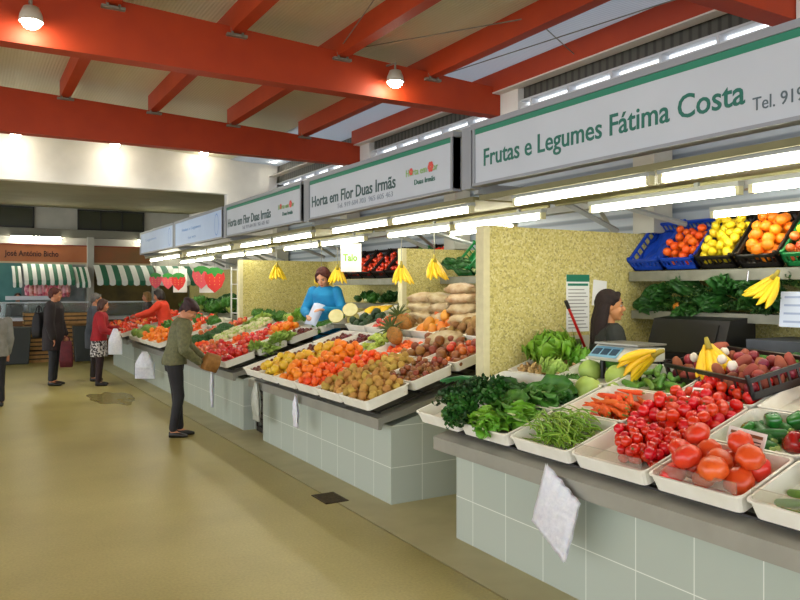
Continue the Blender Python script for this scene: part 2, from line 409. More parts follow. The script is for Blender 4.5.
obj('emblem', loops(B(), [[(-.003, .3+.11*cos(a*pi/12), .22+.17*sin(a*pi/12)) for a in range(24)], [(-.003, .3+.09*cos(a*pi/12), .22+.15*sin(a*pi/12)) for a in range(24)]], False, False), TXTB, t)

for i, y in enumerate(POST):
    # gantry of each bay: upright between boards, cross beam, braces
    t = thing('canopy_gantry', ['','grey steel gantry behind the joint of the longest sign board','grey steel gantry behind the joint of the second and third boards','grey steel gantry behind the first pale blue board','grey steel gantry between the two pale blue boards','grey steel gantry at the far end of the sign row'][i] or 'grey steel gantry nearest the camera over the first counter', 'gantry', (SX, y, 0), group='steel gantries carrying the stall signs')
    obj('sign_post', bx((.0, -.06, 2.47), (.09, .06, 2.94)), FRAME, t)
    bm = B(); box(bm, (.09, -.03, 2.44), (2.3, .03, 2.52)); obj('cross_beam', bm, GREYP, t)
    for s in (-1, 1):
        obj('brace', tube(B(), [(1.35, s*.02, 2.48), (2.0, s*.02+s*.4, 2.26)], .024, 4), GREYP, t)
    obj('brace', tube(B(), [(.95, 0, 2.45), (1.62, 0, 2.22)], .026, 4), GREYP, t)
    obj('column', bx((1.95, -.12, 2.21), (2.19, .12, 3.7)), OFFW, t)
for i in range(5):
    y0, y1 = POST[i]+.04, POST[i+1]-.04
    tag(obj('lamp_reflector', box(box(bx((SX+.09, y0, 2.40), (4.18, y1, 2.425)), (SX+.09, y0, 2.385), (SX+.11, y1, 2.40)), (4.16, y0, 2.385), (4.18, y1, 2.40)), OLIVEP), ['olive reflector panel over the first counter', 'olive reflector panel over the oranges counter', 'olive reflector panel behind the third sign board', 'olive reflector panel behind the first pale blue board', 'olive reflector panel behind the farthest sign board'][i], 'lamp canopy', 'reflector panels of the stall lamps')
    tag(obj('overhead_rail', bx((4.9, POST[i]+.04, 2.44), (5.0, POST[i+1]-.04, 2.5)), GREYP), ['grey rail above the fruit crates', 'grey rail above the shelf of the second stall', 'grey rail above the wide yellow partition', 'grey rail above the strawberry decorations', 'grey rail at the far end of the stalls'][i], 'rail', 'rails of the stall canopies')
# fluorescent tubes
tp = None
def tubelamp(x, y, z, lab, grp, ln=1.27):
    global tp
    if tp is None:
        tp = thing('fluorescent_lamp', lab, 'lamp', group=grp)
        obj('tube', tube(B(), [(0, .03, 0), (0, 1.22, 0)], .02, 10), TUBE, tp, True)
        obj('fixture', box(bx((-.03, 0, .03), (.03, 1.25, .06)), (-.012, .3, .06), (.012, .33, .09)), GREYP, tp)
        for yy in (.0, 1.22): obj('end_cap', box(B(), (-.022, yy, -.022), (.022, yy+.028, .035)), mat('lamp_cap', 'b9b48c', .5), tp)
        t = tp
    else: t = dup(tp)
    t.location = (x, y, z); tag(t, lab, 'lamp', grp)
BN = ['the first counter', 'the oranges counter', 'the counter the woman in green shops at', 'the counter of the vendor in orange', 'the farthest counter']
for i in range(5):
    y = POST[i] + .13
    for k in range(2):
        tubelamp(3.45, y+.0+k*1.31, 2.335, 'lit fluorescent tube of the front row over ' + BN[i], 'front row tubes over ' + BN[i])
    for k in range(2):
        tubelamp(4.05, y-.16+k*1.31, 2.30, 'lit fluorescent tube of the rear row over ' + BN[i], 'rear row tubes over ' + BN[i])
tubelamp(4.92, 2.40, 2.27, 'lit fluorescent tube near the wall above the fruit crates', 'wall tubes above the fruit crates')
tubelamp(5.1, 1.15, 2.29, 'lit fluorescent tube near the wall above the fruit crates', 'wall tubes above the fruit crates')
tubelamp(5.1, 6.2, 2.38, 'lit fluorescent tube near the wall of the second stall', 'wall tube of the second stall')

# yellow pebble dash partitions
for i, (y, x0, x1, lab) in enumerate(((4.62, 3.5, 5.49, 'yellow pebble dash partition behind the vendor with dark hair'), (7.62, 4.55, 5.49, 'narrow yellow pebble dash partition beside the tomato shelf'), (11.9, 3.96, 5.49, 'wide yellow pebble dash partition behind the lettuces'))):
    t = thing('stall_partition', lab, 'partition', (x0, y, 0), group='yellow partitions between stalls')
    obj('panel', bx((0, -.04, 0), (x1-x0, .04, 2.2)), PEBBLE, t)
    obj('edge_post', bx((-.06, -.05, 0), (.0, .05, 2.2)), mat('cream_edge', 'e0d8ac', .7, 'd6cea2', 20), t)

# ================================================================ COUNTERS
TA = 14 * pi / 180
def counter(y0, y1, lab, xf=2.75, depth=1.15):
    t = thing('market_counter', lab, 'counter', (xf, y0, 0), group='tiled market counters')
    L_ = y1 - y0; d = depth
    obj('tiled_base', prism(B(), [(.15, 0), (d-.1, 0), (d-.1, .62+.24*(d-.1)), (.15, .62)], .0+.0, L_), TILE, t)
    obj('steel_top', prism(B(), [(0, .615), (0, .70), (.02, .706), (d, .706+.245*d), (d, .64+.245*d), (.05, .66), (.03, .615)], -.06, L_+.06), STEEL, t)
    return t
def C(i): return (1.1, 4.18, 5.05, 7.98, 8.66, 11.7, 12.15, 14.75, 15.4, 17.8)[i]
counter(.7, 4.16, 'grey tiled counter with steel top holding the beans, carrots and tomatoes')
counter(5.06, 7.98, 'grey tiled counter with steel top holding the oranges and kiwis')
counter(8.66, 11.7, 'grey tiled counter with steel top where the woman in green shops')
counter(12.15, 14.75, 'grey tiled counter with steel top beyond the woman in green')
counter(15.4, 17.8, 'farthest grey tiled counter, next to the woman in the red jacket')
def rack(y0, y1, lab, xf, n):
    """dark stepped rack that carries the tilted trays"""
    t = thing('tray_rack', lab, 'rack', (xf, y0, 0), group='dark stepped racks under the trays')
    Ln = y1 - y0
    for yy in (0, Ln/2, Ln-.02):
        obj('side_plate', prism(B(), [(.06, .735), (.40*n-.02, .735+.245*.40*n+.0), (.40*n-.02, .735+.30*.4*n-.03), (.08, .745)], yy, yy+.02), BLACKP, t)
    for k in range(n):
        obj('rail', bx((.42*k+.05, 0, .72+.128*k+.012), (.42*k+.10, Ln, .72+.128*k+.022)), BLACKP, t)
    obj('back_panel', bx((.42*n, 0, .3), (.42*n+.02, Ln, .74+.125*n)), BLACKP, t)

# tray kinds
def tray_bm(L, W, Hh, lip=.014, tp=.012, r=.03, th=.004):
    ls = [rrect(tp, L-tp, tp, W-tp, r, 0), rrect(0, L, 0, W, r, Hh-.008), rrect(-lip*.5, L+lip*.5, -lip*.5, W+lip*.5, r, Hh-.008),
          rrect(-lip*.5, L+lip*.5, -lip*.5, W+lip*.5, r, Hh), rrect(th, L-th, th, W-th, r, Hh), rrect(tp+th, L-tp-th, tp+th, W-tp-th, r, th)]
    return loops(B(), ls)
TR = 17 * pi / 180
TRAYM = {}
def tray(x, y0, y1, z, lab, grp=None, L=.405, Hh=.085, tilt=TR, m=TRAY, name='produce_tray', rz_=0):
    W = y1 - y0; key = (round(L, 3), round(W, 3), Hh, m.name)
    if key not in TRAYM:
        o = obj(name, tray_bm(L, W, Hh), m, None, False); TRAYM[key] = o.data
    else: o = link(bpy.data.objects.new(name, TRAYM[key]))
    o.location = (x, y0, z); o.rotation_euler = (0, -tilt, rz_); tag(o, lab, 'tray', grp)
    M = Matrix.Translation((x, y0, z)) @ Euler((0, -tilt, rz_)).to_matrix().to_4x4()
    return M, L, W, Hh
def row_z(x, xf): return .742 + .31 * (x - xf - .07)
SLOTS = {}

# ================================================================ PRODUCE
def settle(n, r, L, W, mound, hole=None, tries=26, base=.008, m=.012):
    pts = []; rs = []
    for i in range(n):
        rr = r * random.uniform(.9, 1.1); best = None
        for _ in range(tries):
            x = random.uniform(m+rr*.8, L-m-rr*.8); y = random.uniform(m+rr*.8, W-m-rr*.8)
            if hole and hole(x, y): continue
            z = base + rr
            for (px, py, pz), pr in zip(pts, rs):
                d2 = (x-px)**2 + (y-py)**2; R2 = (rr+pr)**2 * .88
                if d2 < R2: z = max(z, pz + math.sqrt(R2 - d2))
            cost = z - mound(x/L, y/W)
            if best is None or cost < best[0]: best = (cost, x, y, z)
        if best is None: continue
        if best[0] > r * .6: continue
        pts.append((best[1], best[2], best[3])); rs.append(rr)
    return [(p, q/r) for p, q in zip(pts, rs)]
USED = set()
def put(protos, M, rot=None, s=1.0):
    p = random.choice(protos)
    if p.name in USED: o = dup(p)
    else: o = p; USED.add(p.name)
    q = rot if rot is not None else Euler((random.uniform(0, 6.28), random.uniform(0, 6.28), random.uniform(0, 6.28))).to_matrix().to_4x4()
    mm = M @ q
    o.matrix_world = mm if not o.children else mm
    o.location = mm.translation; o.rotation_euler = mm.to_euler(); o.scale = (s, s, s)
    return o
def fill(protos, fr, n, r, lab, cat, grp, mound=None, hole=None, upright=False, flatr=None, sc_=1):
    M, L, W, Hh = fr
    mound = mound or (lambda u, v: Hh + .02)
    for p, s in settle(n, r, L, W, mound, hole):
        q = None
        if upright:
            q = (Euler((random.gauss(0, .35), random.gauss(0, .35), random.uniform(0, 6.28)))).to_matrix().to_4x4()
        o = put(protos, M @ Matrix.Translation(p), q, s * sc_); tag(o, lab, cat, grp)
MASS = []
def mass(fr, n, r, mound, sc_=1):
    M, L, W, Hh = fr
    for p, s in settle(n, r, L, W, mound): MASS.append((M @ Matrix.Translation(p), s * sc_))
def mnd(h, k=.06, e=.0): return lambda u, v: h + k * min(1, 4*u*(1-u) + .0) ** .5 * min(1, 6*v*(1-v)) ** .5 + e * u
def noisy(amp, freq, seed=0):
    return lambda d: 1 + amp * NZ.noise(d * freq + Vector((seed, seed*2, 0)))
def fruit(name, m, r, s=(1, 1, 1), amp=.06, freq=1.5, nvar=3, f=None, seg=14, rings=9):
    out = []
    for i in range(nvar):
        g = noisy(amp, freq, i*5+1)
        h = (lambda d, g=g: g(d) * f(d)) if f else g
        o = obj(name, sphere(B(), (0,0,0), r, s, seg, rings, f=h), m, None, True); out.append(o)
    return out
def lobes(k, a, dim=.12):
    return lambda d: (1 + a * cos(k * math.atan2(d.y, d.x)) * (1 - d.z*d.z)) * (1 - dim * max(0, abs(d.z)-.75) / .25)
RED = mat('tomato_skin', 'cc1a0a', .25, 'd82a10', 6, rand=.14, coat=.25)
RED2 = mat('ripe_tomato_skin', 'c61208', .22, 'd41e0c', 6, rand=.12, coat=.3)
BEEF = mat('beef_tomato_skin', 'd63614', .3, 'e4562a', 8, rand=.2, coat=.2)
CALY = mat('calyx_green', '3f6b24', .6)
def add_calyx(o, r, k=5):
    bm = B()
    for j in range(k):
        a = j * 2*pi/k
        sheet(bm, lambda u, v, a=a: (cos(a)*r*.5*u - sin(a)*(v-.5)*r*.18*(1-u), sin(a)*r*.5*u + cos(a)*(v-.5)*r*.18*(1-u), r*(.93-.12*u)+.002), 3, 2)
    tube(bm, [(0, 0, r*.85), (.002, .002, r*1.15)], .003, 5)
    obj('calyx', bm, CALY, o)
# ---------------------------------------------------------------- produce prototypes
tomato = fruit('tomato', RED, .036, (1, 1, .86), .05, 1.2, 3, lobes(5, .04), 16, 10)
ripe_tomato = fruit('cherry_tomato', RED2, .03, (1, 1, .95), .04, 1.2, 3, None, 14, 9)
for o in ripe_tomato[:1] + tomato[:1]: add_calyx(o, .031 if o in ripe_tomato else .034)
beef_tomato = fruit('beef_tomato', BEEF, .062, (1, 1, .84), .06, 1.3, 3, lobes(7, .06), 20, 10)
far_tomato = fruit('tomato', RED, .04, (1, 1, .86), .05, 1.2, 2, None, 9, 6)
ORP = mat('orange_peel', 'ee7a0a', .42, 'f08614', 10, rand=.15, bump=.25, bscale=220)
TGP = mat('tangerine_peel', 'ec540a', .42, 'ee6410', 10, rand=.2, bump=.25, bscale=220)
YAP = mat('yellow_apple_skin', 'd7a91c', .35, 'e2b838', 8, rand=.3)
LEM = mat('lemon_peel', 'efd628', .38, 'e6c820', 10, rand=.2, bump=.2, bscale=200)
KIW = mat('kiwi_skin', 'b0873a', .75, 'c39a48', 12, rand=.45, bump=.3, bscale=150)
POT = mat('potato_skin', 'a5804a', .8, '8a6638', 10, rand=.4, bump=.3, bscale=60)
ONI = mat('brown_onion_skin', '9a5a26', .4, '7f4220', 8, rand=.5)
DRK = mat('dark_red_skin', '7a2016', .35, '5a1810', 8, rand=.5)
RAP = mat('red_apple_skin', 'c83a22', .3, 'd8702c', 5, rand=.4, coat=.3)
orange = fruit('orange', ORP, .043, (1, 1, .97), .02, 1, 2, None, 16, 10)
tangerine = fruit('tangerine', TGP, .034, (1, 1, .86), .03, 1, 2, None, 14, 9)
yellow_apple = fruit('yellow_apple', YAP, .045, (1, 1, .92), .03, 1, 2, lambda d: 1 - .1 * max(0, abs(d.z)-.8)/.2, 14, 9)
red_apple = fruit('red_apple', RAP, .036, (1, 1, .92), .03, 1, 2, lambda d: 1 - .1 * max(0, abs(d.z)-.8)/.2, 12, 8)
lemon = fruit('lemon', LEM, .033, (1.2, 1, 1), .02, 1, 2, lambda d: 1 + .18 * max(0, abs(d.x)-.85)/.15, 14, 9)
kiwi = fruit('kiwi', KIW, .032, (1.22, 1, 1), .05, 1.2, 3, None, 12, 8)
potato = fruit('potato', POT, .04, (1.3, 1, .85), .16, 1.6, 4, None, 12, 8)
small_onion = fruit('onion', ONI, .026, (1, 1, .95), .05, 1.2, 2, lambda d: 1 + .3 * max(0, d.z-.88)/.12, 12, 8)
big_onion = fruit('onion', ONI, .045, (1, 1, .9), .05, 1.2, 2, lambda d: 1 + .3 * max(0, d.z-.88)/.12, 16, 10)
dark_fruit = fruit('plum', DRK, .022, (1.1, 1, 1), .05, 1.2, 2, None, 9, 6)
avocado = fruit('avocado', mat('avocado_skin', '1f3a1c', .45, '2c4c24', 20, rand=.3, bump=.5, bscale=100), .045, (1.3, 1, 1), .04, 1, 2, lambda d: 1 - .2 * max(0, d.x), 12, 8)
mango = fruit('mango', mat('mango_skin', 'e09a2c', .35, 'd0702a', 4, rand=.4), .055, (1.35, 1, .9), .05, 1, 2, None, 14, 9)
melon = fruit('green_melon', mat('melon_rind', '7f9a3c', .5, '5f7c2c', 12, rand=.3, bump=.3, bscale=50), .09, (1.15, 1, 1), .02, 1, 2, None, 16, 10)
def carrot_bm():
    b = random.uniform(-.02, .02); Ln = random.uniform(.15, .19)
    pts = [(Ln*(t-.5), b*math.sin(pi*t), 0) for t in [0, .03, .1, .3, .55, .8, .95, 1]]
    return tube(B(), pts, [.008, .014, .0155, .014, .0115, .008, .004, .001], 9)
CAR = mat('carrot_skin', 'ea5e14', .5, 'e04e12', 20, rand=.15, bump=.3, bscale=60)
carrot = [obj('carrot', carrot_bm(), CAR, None, True) for _ in range(3)]
for o in carrot: obj('stem', tube(B(), [(-.092, 0, 0), (-.075, 0, 0)], [.004, .006], 6), mat('carrot_stem', '7d8a3a', .6), o)
def bean_bm():
    b = random.uniform(-.03, .03); Ln = random.uniform(.15, .2); w_ = random.uniform(-.01, .01)
    pts = [(Ln*(t/7-.5), b*math.sin(pi*t/7)+w_*math.sin(2*pi*t/7), .008*math.sin(pi*t/7)) for t in range(8)]
    return tube(B(), pts, [.001, .004, .005, .0055, .0055, .005, .004, .001], 6, flat=.6)
BEAN = mat('green_bean_skin', '8ab03a', .45, '74a02e', 20, rand=.4)
bean = [obj('green_bean', bean_bm(), BEAN, None, True) for _ in range(4)]
def zuk_bm(Ln, r, k=8):
    ts = [0, .02, .08, .25, .5, .75, .92, .98, 1]; rr = [.3, .6, .85, .95, 1, 1, .9, .55, .1]
    b = random.uniform(-.015, .015)
    return tube(B(), [(Ln*(t-.5), b*math.sin(pi*t), 0) for t in ts], [r*q for q in rr], 14)
ZUK = mat('zucchini_skin', '1f5a22', .35, '2f7430', 30, rand=.3)
zucchini = [obj('zucchini', zuk_bm(.2, .024), ZUK, None, True) for _ in range(2)]
for o in zucchini: obj('stem', tube(B(), [(-.12, 0, 0), (-.098, 0, 0)], [.012, .009], 6), mat('pale_stem', 'a8c070', .5), o)
CUC = mat('cucumber_skin', '4e7f2a', .4, '6a9a3a', 16, rand=.4)
cucumber = [obj('cucumber', zuk_bm(.15, .019), CUC, None, True) for _ in range(2)]
GPEP = mat('green_pepper_skin', '1c6a22', .2, '237a2a', 5, rand=.2, coat=.5)
RPEP = mat('red_pepper_skin', 'a40f10', .18, '8f0c10', 5, rand=.2, coat=.6)
def pepper(name, m):
    f = lambda th, r, z: r * (1 + .09 * cos(4 * th))
    o = obj(name, lathe(B(), [(0, -.035), (.022, -.042), (.034, -.03), (.042, 0), (.046, .025), (.04, .043), (.022, .047), (.008, .038), (0, .036)], 20, f), m, None, True)
    obj('stem', tube(B(), [(0, 0, .034), (.002, 0, .05), (.008, 0, .065)], [.009, .006, .007], 7), mat('pepper_stem', '6d8f3a', .5), o)
    return o
green_pepper = [pepper('green_pepper', GPEP)]; red_pepper = [pepper('red_pepper', RPEP)]

# leaves
def leaf(bm, M, L=.1, W=.05, curl=.3, ruff=.1, nu=6, nv=4, fold=.2, tip=.6, ph=0, mi=0):
    def fn(u, v):
        s = (v - .5) * 2
        wd = W * (math.sin(pi * min(1, u ** tip * .97 + .03))) ** .8 + W * .06
        a = curl * u
        x = L * (math.sin(a) / curl if abs(curl) > .01 else u); z = L * ((1 - cos(a)) / curl if abs(curl) > .01 else 0)
        r_ = ruff * W * math.sin(u * 17 + ph + s * 2) * abs(s) ** 1.5
        return M @ Vector((x, s * wd * (1 - .1*abs(r_)), z + fold * W * s * s + r_))
    return sheet(bm, fn, nu, nv, mi)
def basis(d, up=(0, 0, 1)):
    x = Vector(d).normalized(); y = Vector(up).cross(x)
    if y.length < 1e-3: y = Vector((0, 1, 0))
    y.normalize(); z = x.cross(y)
    return Matrix((x, y, z)).transposed().to_4x4()
LGREEN = mat('lettuce_green', '7fb02e', .5, '5c9a22', 14, sss=.05, rand=.2)
LPALE = mat('pale_leaf_green', 'b7cf6a', .5, '98ba4c', 14, rand=.2)
DGREEN = mat('dark_leaf_green', '2c6420', .5, '1d4c18', 25, rand=.2)
MGREEN = mat('mid_leaf_green', '4c8426', .5, '376e20', 25, rand=.2)
CABG = mat('cabbage_green', 'b4cc68', .45, '98b850', 5, rand=.15)
RIB = mat('leaf_rib_pale', 'd4dca0', .5)
FROND = mat('parsley_green', '35701f', .55, '245818', 40, rand=.2)
def lettuce(name, m, r=.14, n=30, seed=0, up=.5, ruff=.35, W=.09):
    rd = random.Random(seed); bm = B()
    for i in range(n):
        a = i * 2.4 + rd.uniform(-.2, .2); t = i / n; el = .15 + t * 1.25
        d = Vector((cos(a)*cos(el), sin(a)*cos(el), sin(el)))
        leaf(bm, Matrix.Translation((0, 0, .01)) @ basis(d), r*rd.uniform(.85, 1.1)*(1-.25*t), W*(1-.35*t), up, ruff, 8, 6, .25, .8, rd.uniform(0, 6))
    o = solid(obj(name, bm, m, None, True), .0012)
    obj('heart', sphere(B(), (0, 0, r*.3), r*.38, (1, 1, 1.1), 12, 8, f=noisy(.3, 3)), LPALE, o, True)
    return o
def cabbage(name, m, r=.085, seed=0):
    rd = random.Random(seed)
    o = obj(name, sphere(B(), (0, 0, r*.9), r, (1, 1, .92), 22, 14, f=noisy(.06, 2, seed)), m, None, True)
    for i in range(5):
        a = i * 2*pi/5 + rd.uniform(-.2, .2); q = 1.03 + .012*i; bm = B()
        def fn(u, v, a=a, q=q):
            el = -1.15 + u * 2.3; th = a + (v-.5) * 1.7 * cos(el*.55); rr = r * (q + .05 * (u**4) + .02*math.sin(v*25)*u**2)
            return (rr*cos(th)*cos(el), rr*sin(th)*cos(el), r*.9 + rr*.92*math.sin(el))
        sheet(bm, fn, 10, 8); obj('outer_leaf', bm, m, o, True)
    return o
def lying_head(name, m, Ln=.32, n=14, seed=0, W=.06, ribs=True):
    """a leafy head lying on its side, butt at the origin, leaves along +X"""
    rd = random.Random(seed); bm = B(); rb = B()
    for i in range(n):
        a = i * 2.4; t = i / n; sp = .10 + .28 * (1-t)
        d = Vector((1, sp*cos(a)*1.2, abs(sp*math.sin(a))*.9 + .03)); M = Matrix.Translation((0, .012*cos(a), .03+.012*math.sin(a))) @ basis(d) @ Matrix.Rotation(rd.uniform(-.6, .6) + a*.15, 4, 'X')
        l = Ln * rd.uniform(.75, 1.05)
        leaf(bm, M, l, W*rd.uniform(.8, 1.2), rd.uniform(-.5, .25), .28, 10, 6, .35, 1.3, rd.uniform(0, 6))
        if ribs: tube(rb, [M @ Vector((0, 0, .004)), M @ Vector((l*.3, 0, .008)), M @ Vector((l*.65, 0, .006))], [.014, .010, .004], 6)
    o = solid(obj(name, bm, m, None, True), .001)
    if ribs: obj('stalks', rb, RIB, o, True)
    return o
def sprig_bunch(name, m, Ln=.26, n=46, seed=0, spread=.5, lf=.022):
    """bunch of parsley-like sprigs lying along +X"""
    rd = random.Random(seed); bm = B(); st = B()
    for i in range(n):
        d = Vector((1, rd.gauss(0, spread*.5), abs(rd.gauss(0, spread*.45)))).normalized(); l = Ln * rd.uniform(.45, 1)
        p = Vector((0, rd.uniform(-.015, .015), rd.uniform(.005, .03))); e = p + d * l; e.z -= .05 * rd.random() * l / Ln
        if e.z < .01: e.z = .01
        mid = (p+e)/2 + Vector((0, 0, .015))
        tube(st, [p, mid, e], [.0022, .0018, .001], 4, cap=False)
        for k in range(7):
            q = mid.lerp(e, k/6) if k < 6 else e
            dd = Vector((rd.gauss(.4, .6), rd.gauss(0, .8), rd.gauss(.3, .5)))
            leaf(bm, Matrix.Translation(q) @ basis(dd), lf*rd.uniform(.8, 1.5), lf*.42, .6, .6, 3, 2, .2, .8, rd.uniform(0, 6))
    o = obj(name, bm, m, None, True); obj('stems', st, mat('stem_green', '8fae58', .5), o, True)
    return o
LETT = lettuce('leafy_lettuce', LGREEN, .17, 38, 1, .6, .45, .085)
LETT2 = lettuce('leafy_lettuce', LPALE, .14, 30, 2, .7, .45, .08)
LETD = lettuce('leafy_cabbage', MGREEN, .16, 26, 3, .9, .3, .1)
CAB = [cabbage('cabbage', CABG, .085, 1), cabbage('cabbage', CABG, .08, 2)]
SAV = cabbage('savoy_cabbage', mat('savoy_green', '4f8a2a', .5, '3c7422', 30, bump=.8, bscale=60), .095, 5)
HEAD = [lying_head('chicory_head', MGREEN, .36, 16, 11, .06), lying_head('pak_choi', LGREEN, .26, 12, 12, .05), lying_head('leafy_greens_bunch', DGREEN, .34, 20, 13, .06)]
PARS = [sprig_bunch('parsley_bunch', FROND, .26, 60, 21), sprig_bunch('parsley_bunch', mat('parsley_dark', '244f18', .55, '1a4012', 40), .24, 60, 22)]
BAN = mat('banana_peel', 'f4d01c', .4, 'e6b818', 8, rand=.15)
def banana_bm(a, bend=1.1, Ln=.19, r=.02, drop=1):
    """one banana hanging from the crown at origin, fanned by angle a in the YZ plane"""
    bm = B(); pts = []
    for i in range(10):
        t = i/9; th = bend * t
        pts.append(Vector((math.sin(a)*Ln*.55*t + math.sin(a)*.02, -Ln/bend*(1-cos(th))*cos(a)*1.0 + .0, -Ln/bend*math.sin(th))))
    rr = [.35, .5, .85, 1, 1.05, 1.05, 1, .85, .5, .2]
    return tube(bm, pts, [r*q for q in rr], 6)
def bananas(name='banana_bunch', n=6, Ln=.2):
    t = obj(name, tube(B(), [(0, 0, .035), (0, 0, .01), (0, -.01, -.025)], [.009, .013, .016], 7), mat('banana_crown', '9a8a28', .6), None, True)
    for i in range(n):
        a = (i-(n-1)/2) * .36 + random.uniform(-.06, .06)
        b = obj('banana', banana_bm(a, random.uniform(.95, 1.25), Ln*random.uniform(.9, 1.05)), BAN, t, True); b.location = (0, .006*(i % 2), 0)
    return t
BUN = bananas()
PB = {}
def place(o, loc, rot=(0, 0, 0), s=1, lab='', cat='', grp=None, name=None):
    k = o.name
    c = o if k not in USED else dup(o); USED.add(k)
    c.location = loc; c.rotation_euler = rot; c.scale = (s, s, s) if not isinstance(s, tuple) else s
    return tag(c, lab, cat, grp)

# ================================================================ COUNTER 1
C1C = [(4.02, 4.52), (3.50, 3.99), (2.97, 3.46), (2.45, 2.94), (1.94, 2.42), (1.43, 1.91)]
rack(1.43, 4.1, 'dark stepped rack under the trays of beans and tomatoes', 2.82, 3)
F1 = {}
NM = [['with the parsley', 'with the pak choi', 'with the green beans', 'with the smallest red tomatoes at the front', 'with the big pink-red tomatoes', 'under the price card, with cucumbers'],
      ['under the leek', 'under the dark chicory heads', 'with the carrots', 'behind the smallest red tomatoes', 'with the zucchini and red peppers', 'behind the price card tray'],
      ['with the ginger roots', 'with the pale cabbages', 'with the short cucumbers', 'with the red tomatoes farthest from the aisle', None, None]]
for k in range(3):
    for c, (y0, y1) in enumerate(C1C):
        if NM[k][c] is None: continue
        F1[k, c] = tray(2.82+.42*k, y0, y1, .748+.125*k, 'white plastic tray on the first counter ' + NM[k][c], 'white trays on the first counter')
# front row
fill(ripe_tomato, F1[0, 3], 90, .027, 'small red tomato in the half-empty front tray beside the green beans', 'tomato', 'small tomatoes in the front tray', lambda u, v: .085 + .05*u, hole=lambda x, y: x < .13 + .2 * max(0, (y-.25)/.2) or y > .40)
fill(tomato, F1[1, 3], 95, .031, 'red tomato heaped in the tray between the carrots and the zucchini', 'tomato', 'tomatoes in the tray beside the carrots', lambda u, v: .15)
fill(tomato, F1[2, 3], 50, .036, 'bright red tomato in the rear tray next to the black onion crate', 'tomato', 'tomatoes in the rear tray', lambda u, v: .13)
fill(beef_tomato, F1[0, 4], 26, .061, 'big ribbed pink-red tomato in the front tray', 'tomato', 'big ribbed tomatoes', lambda u, v: .13, upright=True)
def lay(protos, fr, n, lab, cat, grp, ang=0, dang=.25, h=.06, step=.012, x0=.06, x1=None, y0=.06, y1=None, per=8, sc_=1, tiltx=.1):
    M, L, W, Hh = fr; x1 = x1 or L-.06; y1 = y1 or W-.06
    for i in range(n):
        lv = i // per
        p = Vector((random.uniform(x0, x1), random.uniform(y0, y1), .02 + lv*step + h*0))
        q = Euler((random.uniform(0, 6), random.gauss(0, tiltx), ang + random.gauss(0, dang)), 'XYZ').to_matrix().to_4x4()
        q = (Matrix.Rotation(ang + random.gauss(0, dang), 4, 'Z') @ Matrix.Rotation(random.gauss(0, tiltx), 4, 'Y') @ Matrix.Rotation(random.uniform(-1, 1), 4, 'X'))
        o = put(protos, M @ Matrix.Translation(p), q, sc_*random.uniform(.9, 1.1)); tag(o, lab, cat, grp)
lay(carrot, F1[1, 2], 52, 'orange carrot in the tray behind the green beans', 'carrot', 'carrots in their tray', ang=1.2, dang=.3, per=9, step=.02, x0=.07, x1=.33, y0=.12, y1=.36, sc_=1.2)
lay(bean, F1[0, 2], 240, 'green bean in the front tray beside the big white bag', 'green bean', 'green beans in the front tray', ang=1.25, dang=.35, per=17, step=.0105, x0=.06, x1=.35, y0=.1, y1=.39, tiltx=.06, sc_=1.1)
lay(cucumber, F1[2, 2], 22, 'short green cucumber lying between the cabbages and the rear tomatoes', 'cucumber', 'short cucumbers', ang=.9, dang=.45, per=6, step=.026, x0=.07, x1=.33)
lay(zucchini, F1[1, 4], 10, 'dark green zucchini behind the big ribbed tomatoes', 'zucchini', 'zucchini', ang=1.15, dang=.3, per=4, step=.034, x0=.08, x1=.33, y0=.2, y1=.38)
for p, a in (((.10, .33, .06), .3), ((.17, .36, .07), 1.2), ((.30, .30, .08), 2.2), ((.36, .22, .07), .5)):
    o = put(green_pepper, F1[1, 4][0] @ Matrix.Translation(p), Euler((1.3, a, a)).to_matrix().to_4x4()); tag(o, 'glossy green pepper beside the zucchini', 'pepper', 'green peppers')
for i, (p, a) in enumerate((((.13, .10, .07), 0), ((.22, .02, .09), .9), ((.12, -.03, .08), 2), ((.3, -.1, .08), 3), ((.2, -.14, .1), 4), ((.1, -.16, .08), 5), ((.3, .1, .06), 1.5))):
    o = put(red_pepper, F1[1, 4][0] @ Matrix.Translation(p), Euler((.5*cos(a)+.5, .5*math.sin(a), a)).to_matrix().to_4x4(), 1.15); tag(o, 'glossy dark red pepper at the right of the zucchini', 'pepper', 'red peppers')
lay(cucumber, F1[0, 5], 16, 'pale green cucumber under the white price card at the edge of the counter', 'cucumber', 'cucumbers in the last tray', ang=1.3, dang=.4, per=7, step=.028, x0=.06, x1=.36)
fill(red_pepper, F1[1, 5], 8, .05, 'dark red pepper in the tray behind the price card', 'pepper', 'peppers behind the price card')
# clear guard strips on the front trays
CLEAR = mat('clear_acrylic', 'f4f2ea', .03, trans=.92)
for c, lab in ((3, 'clear plastic strip along the front of the small tomatoes'), (4, 'clear plastic strip along the front of the big ribbed tomatoes'), (5, 'clear plastic strip along the front of the last tray')):
    y0, y1 = C1C[c]; o = obj('guard_strip', bx((0, .02, 0), (.003, y1-y0-.02, .05)), CLEAR)
    o.location = (2.805, y0, .835); o.rotation_euler = (0, -.1, 0); tag(o, lab, 'plastic guard')
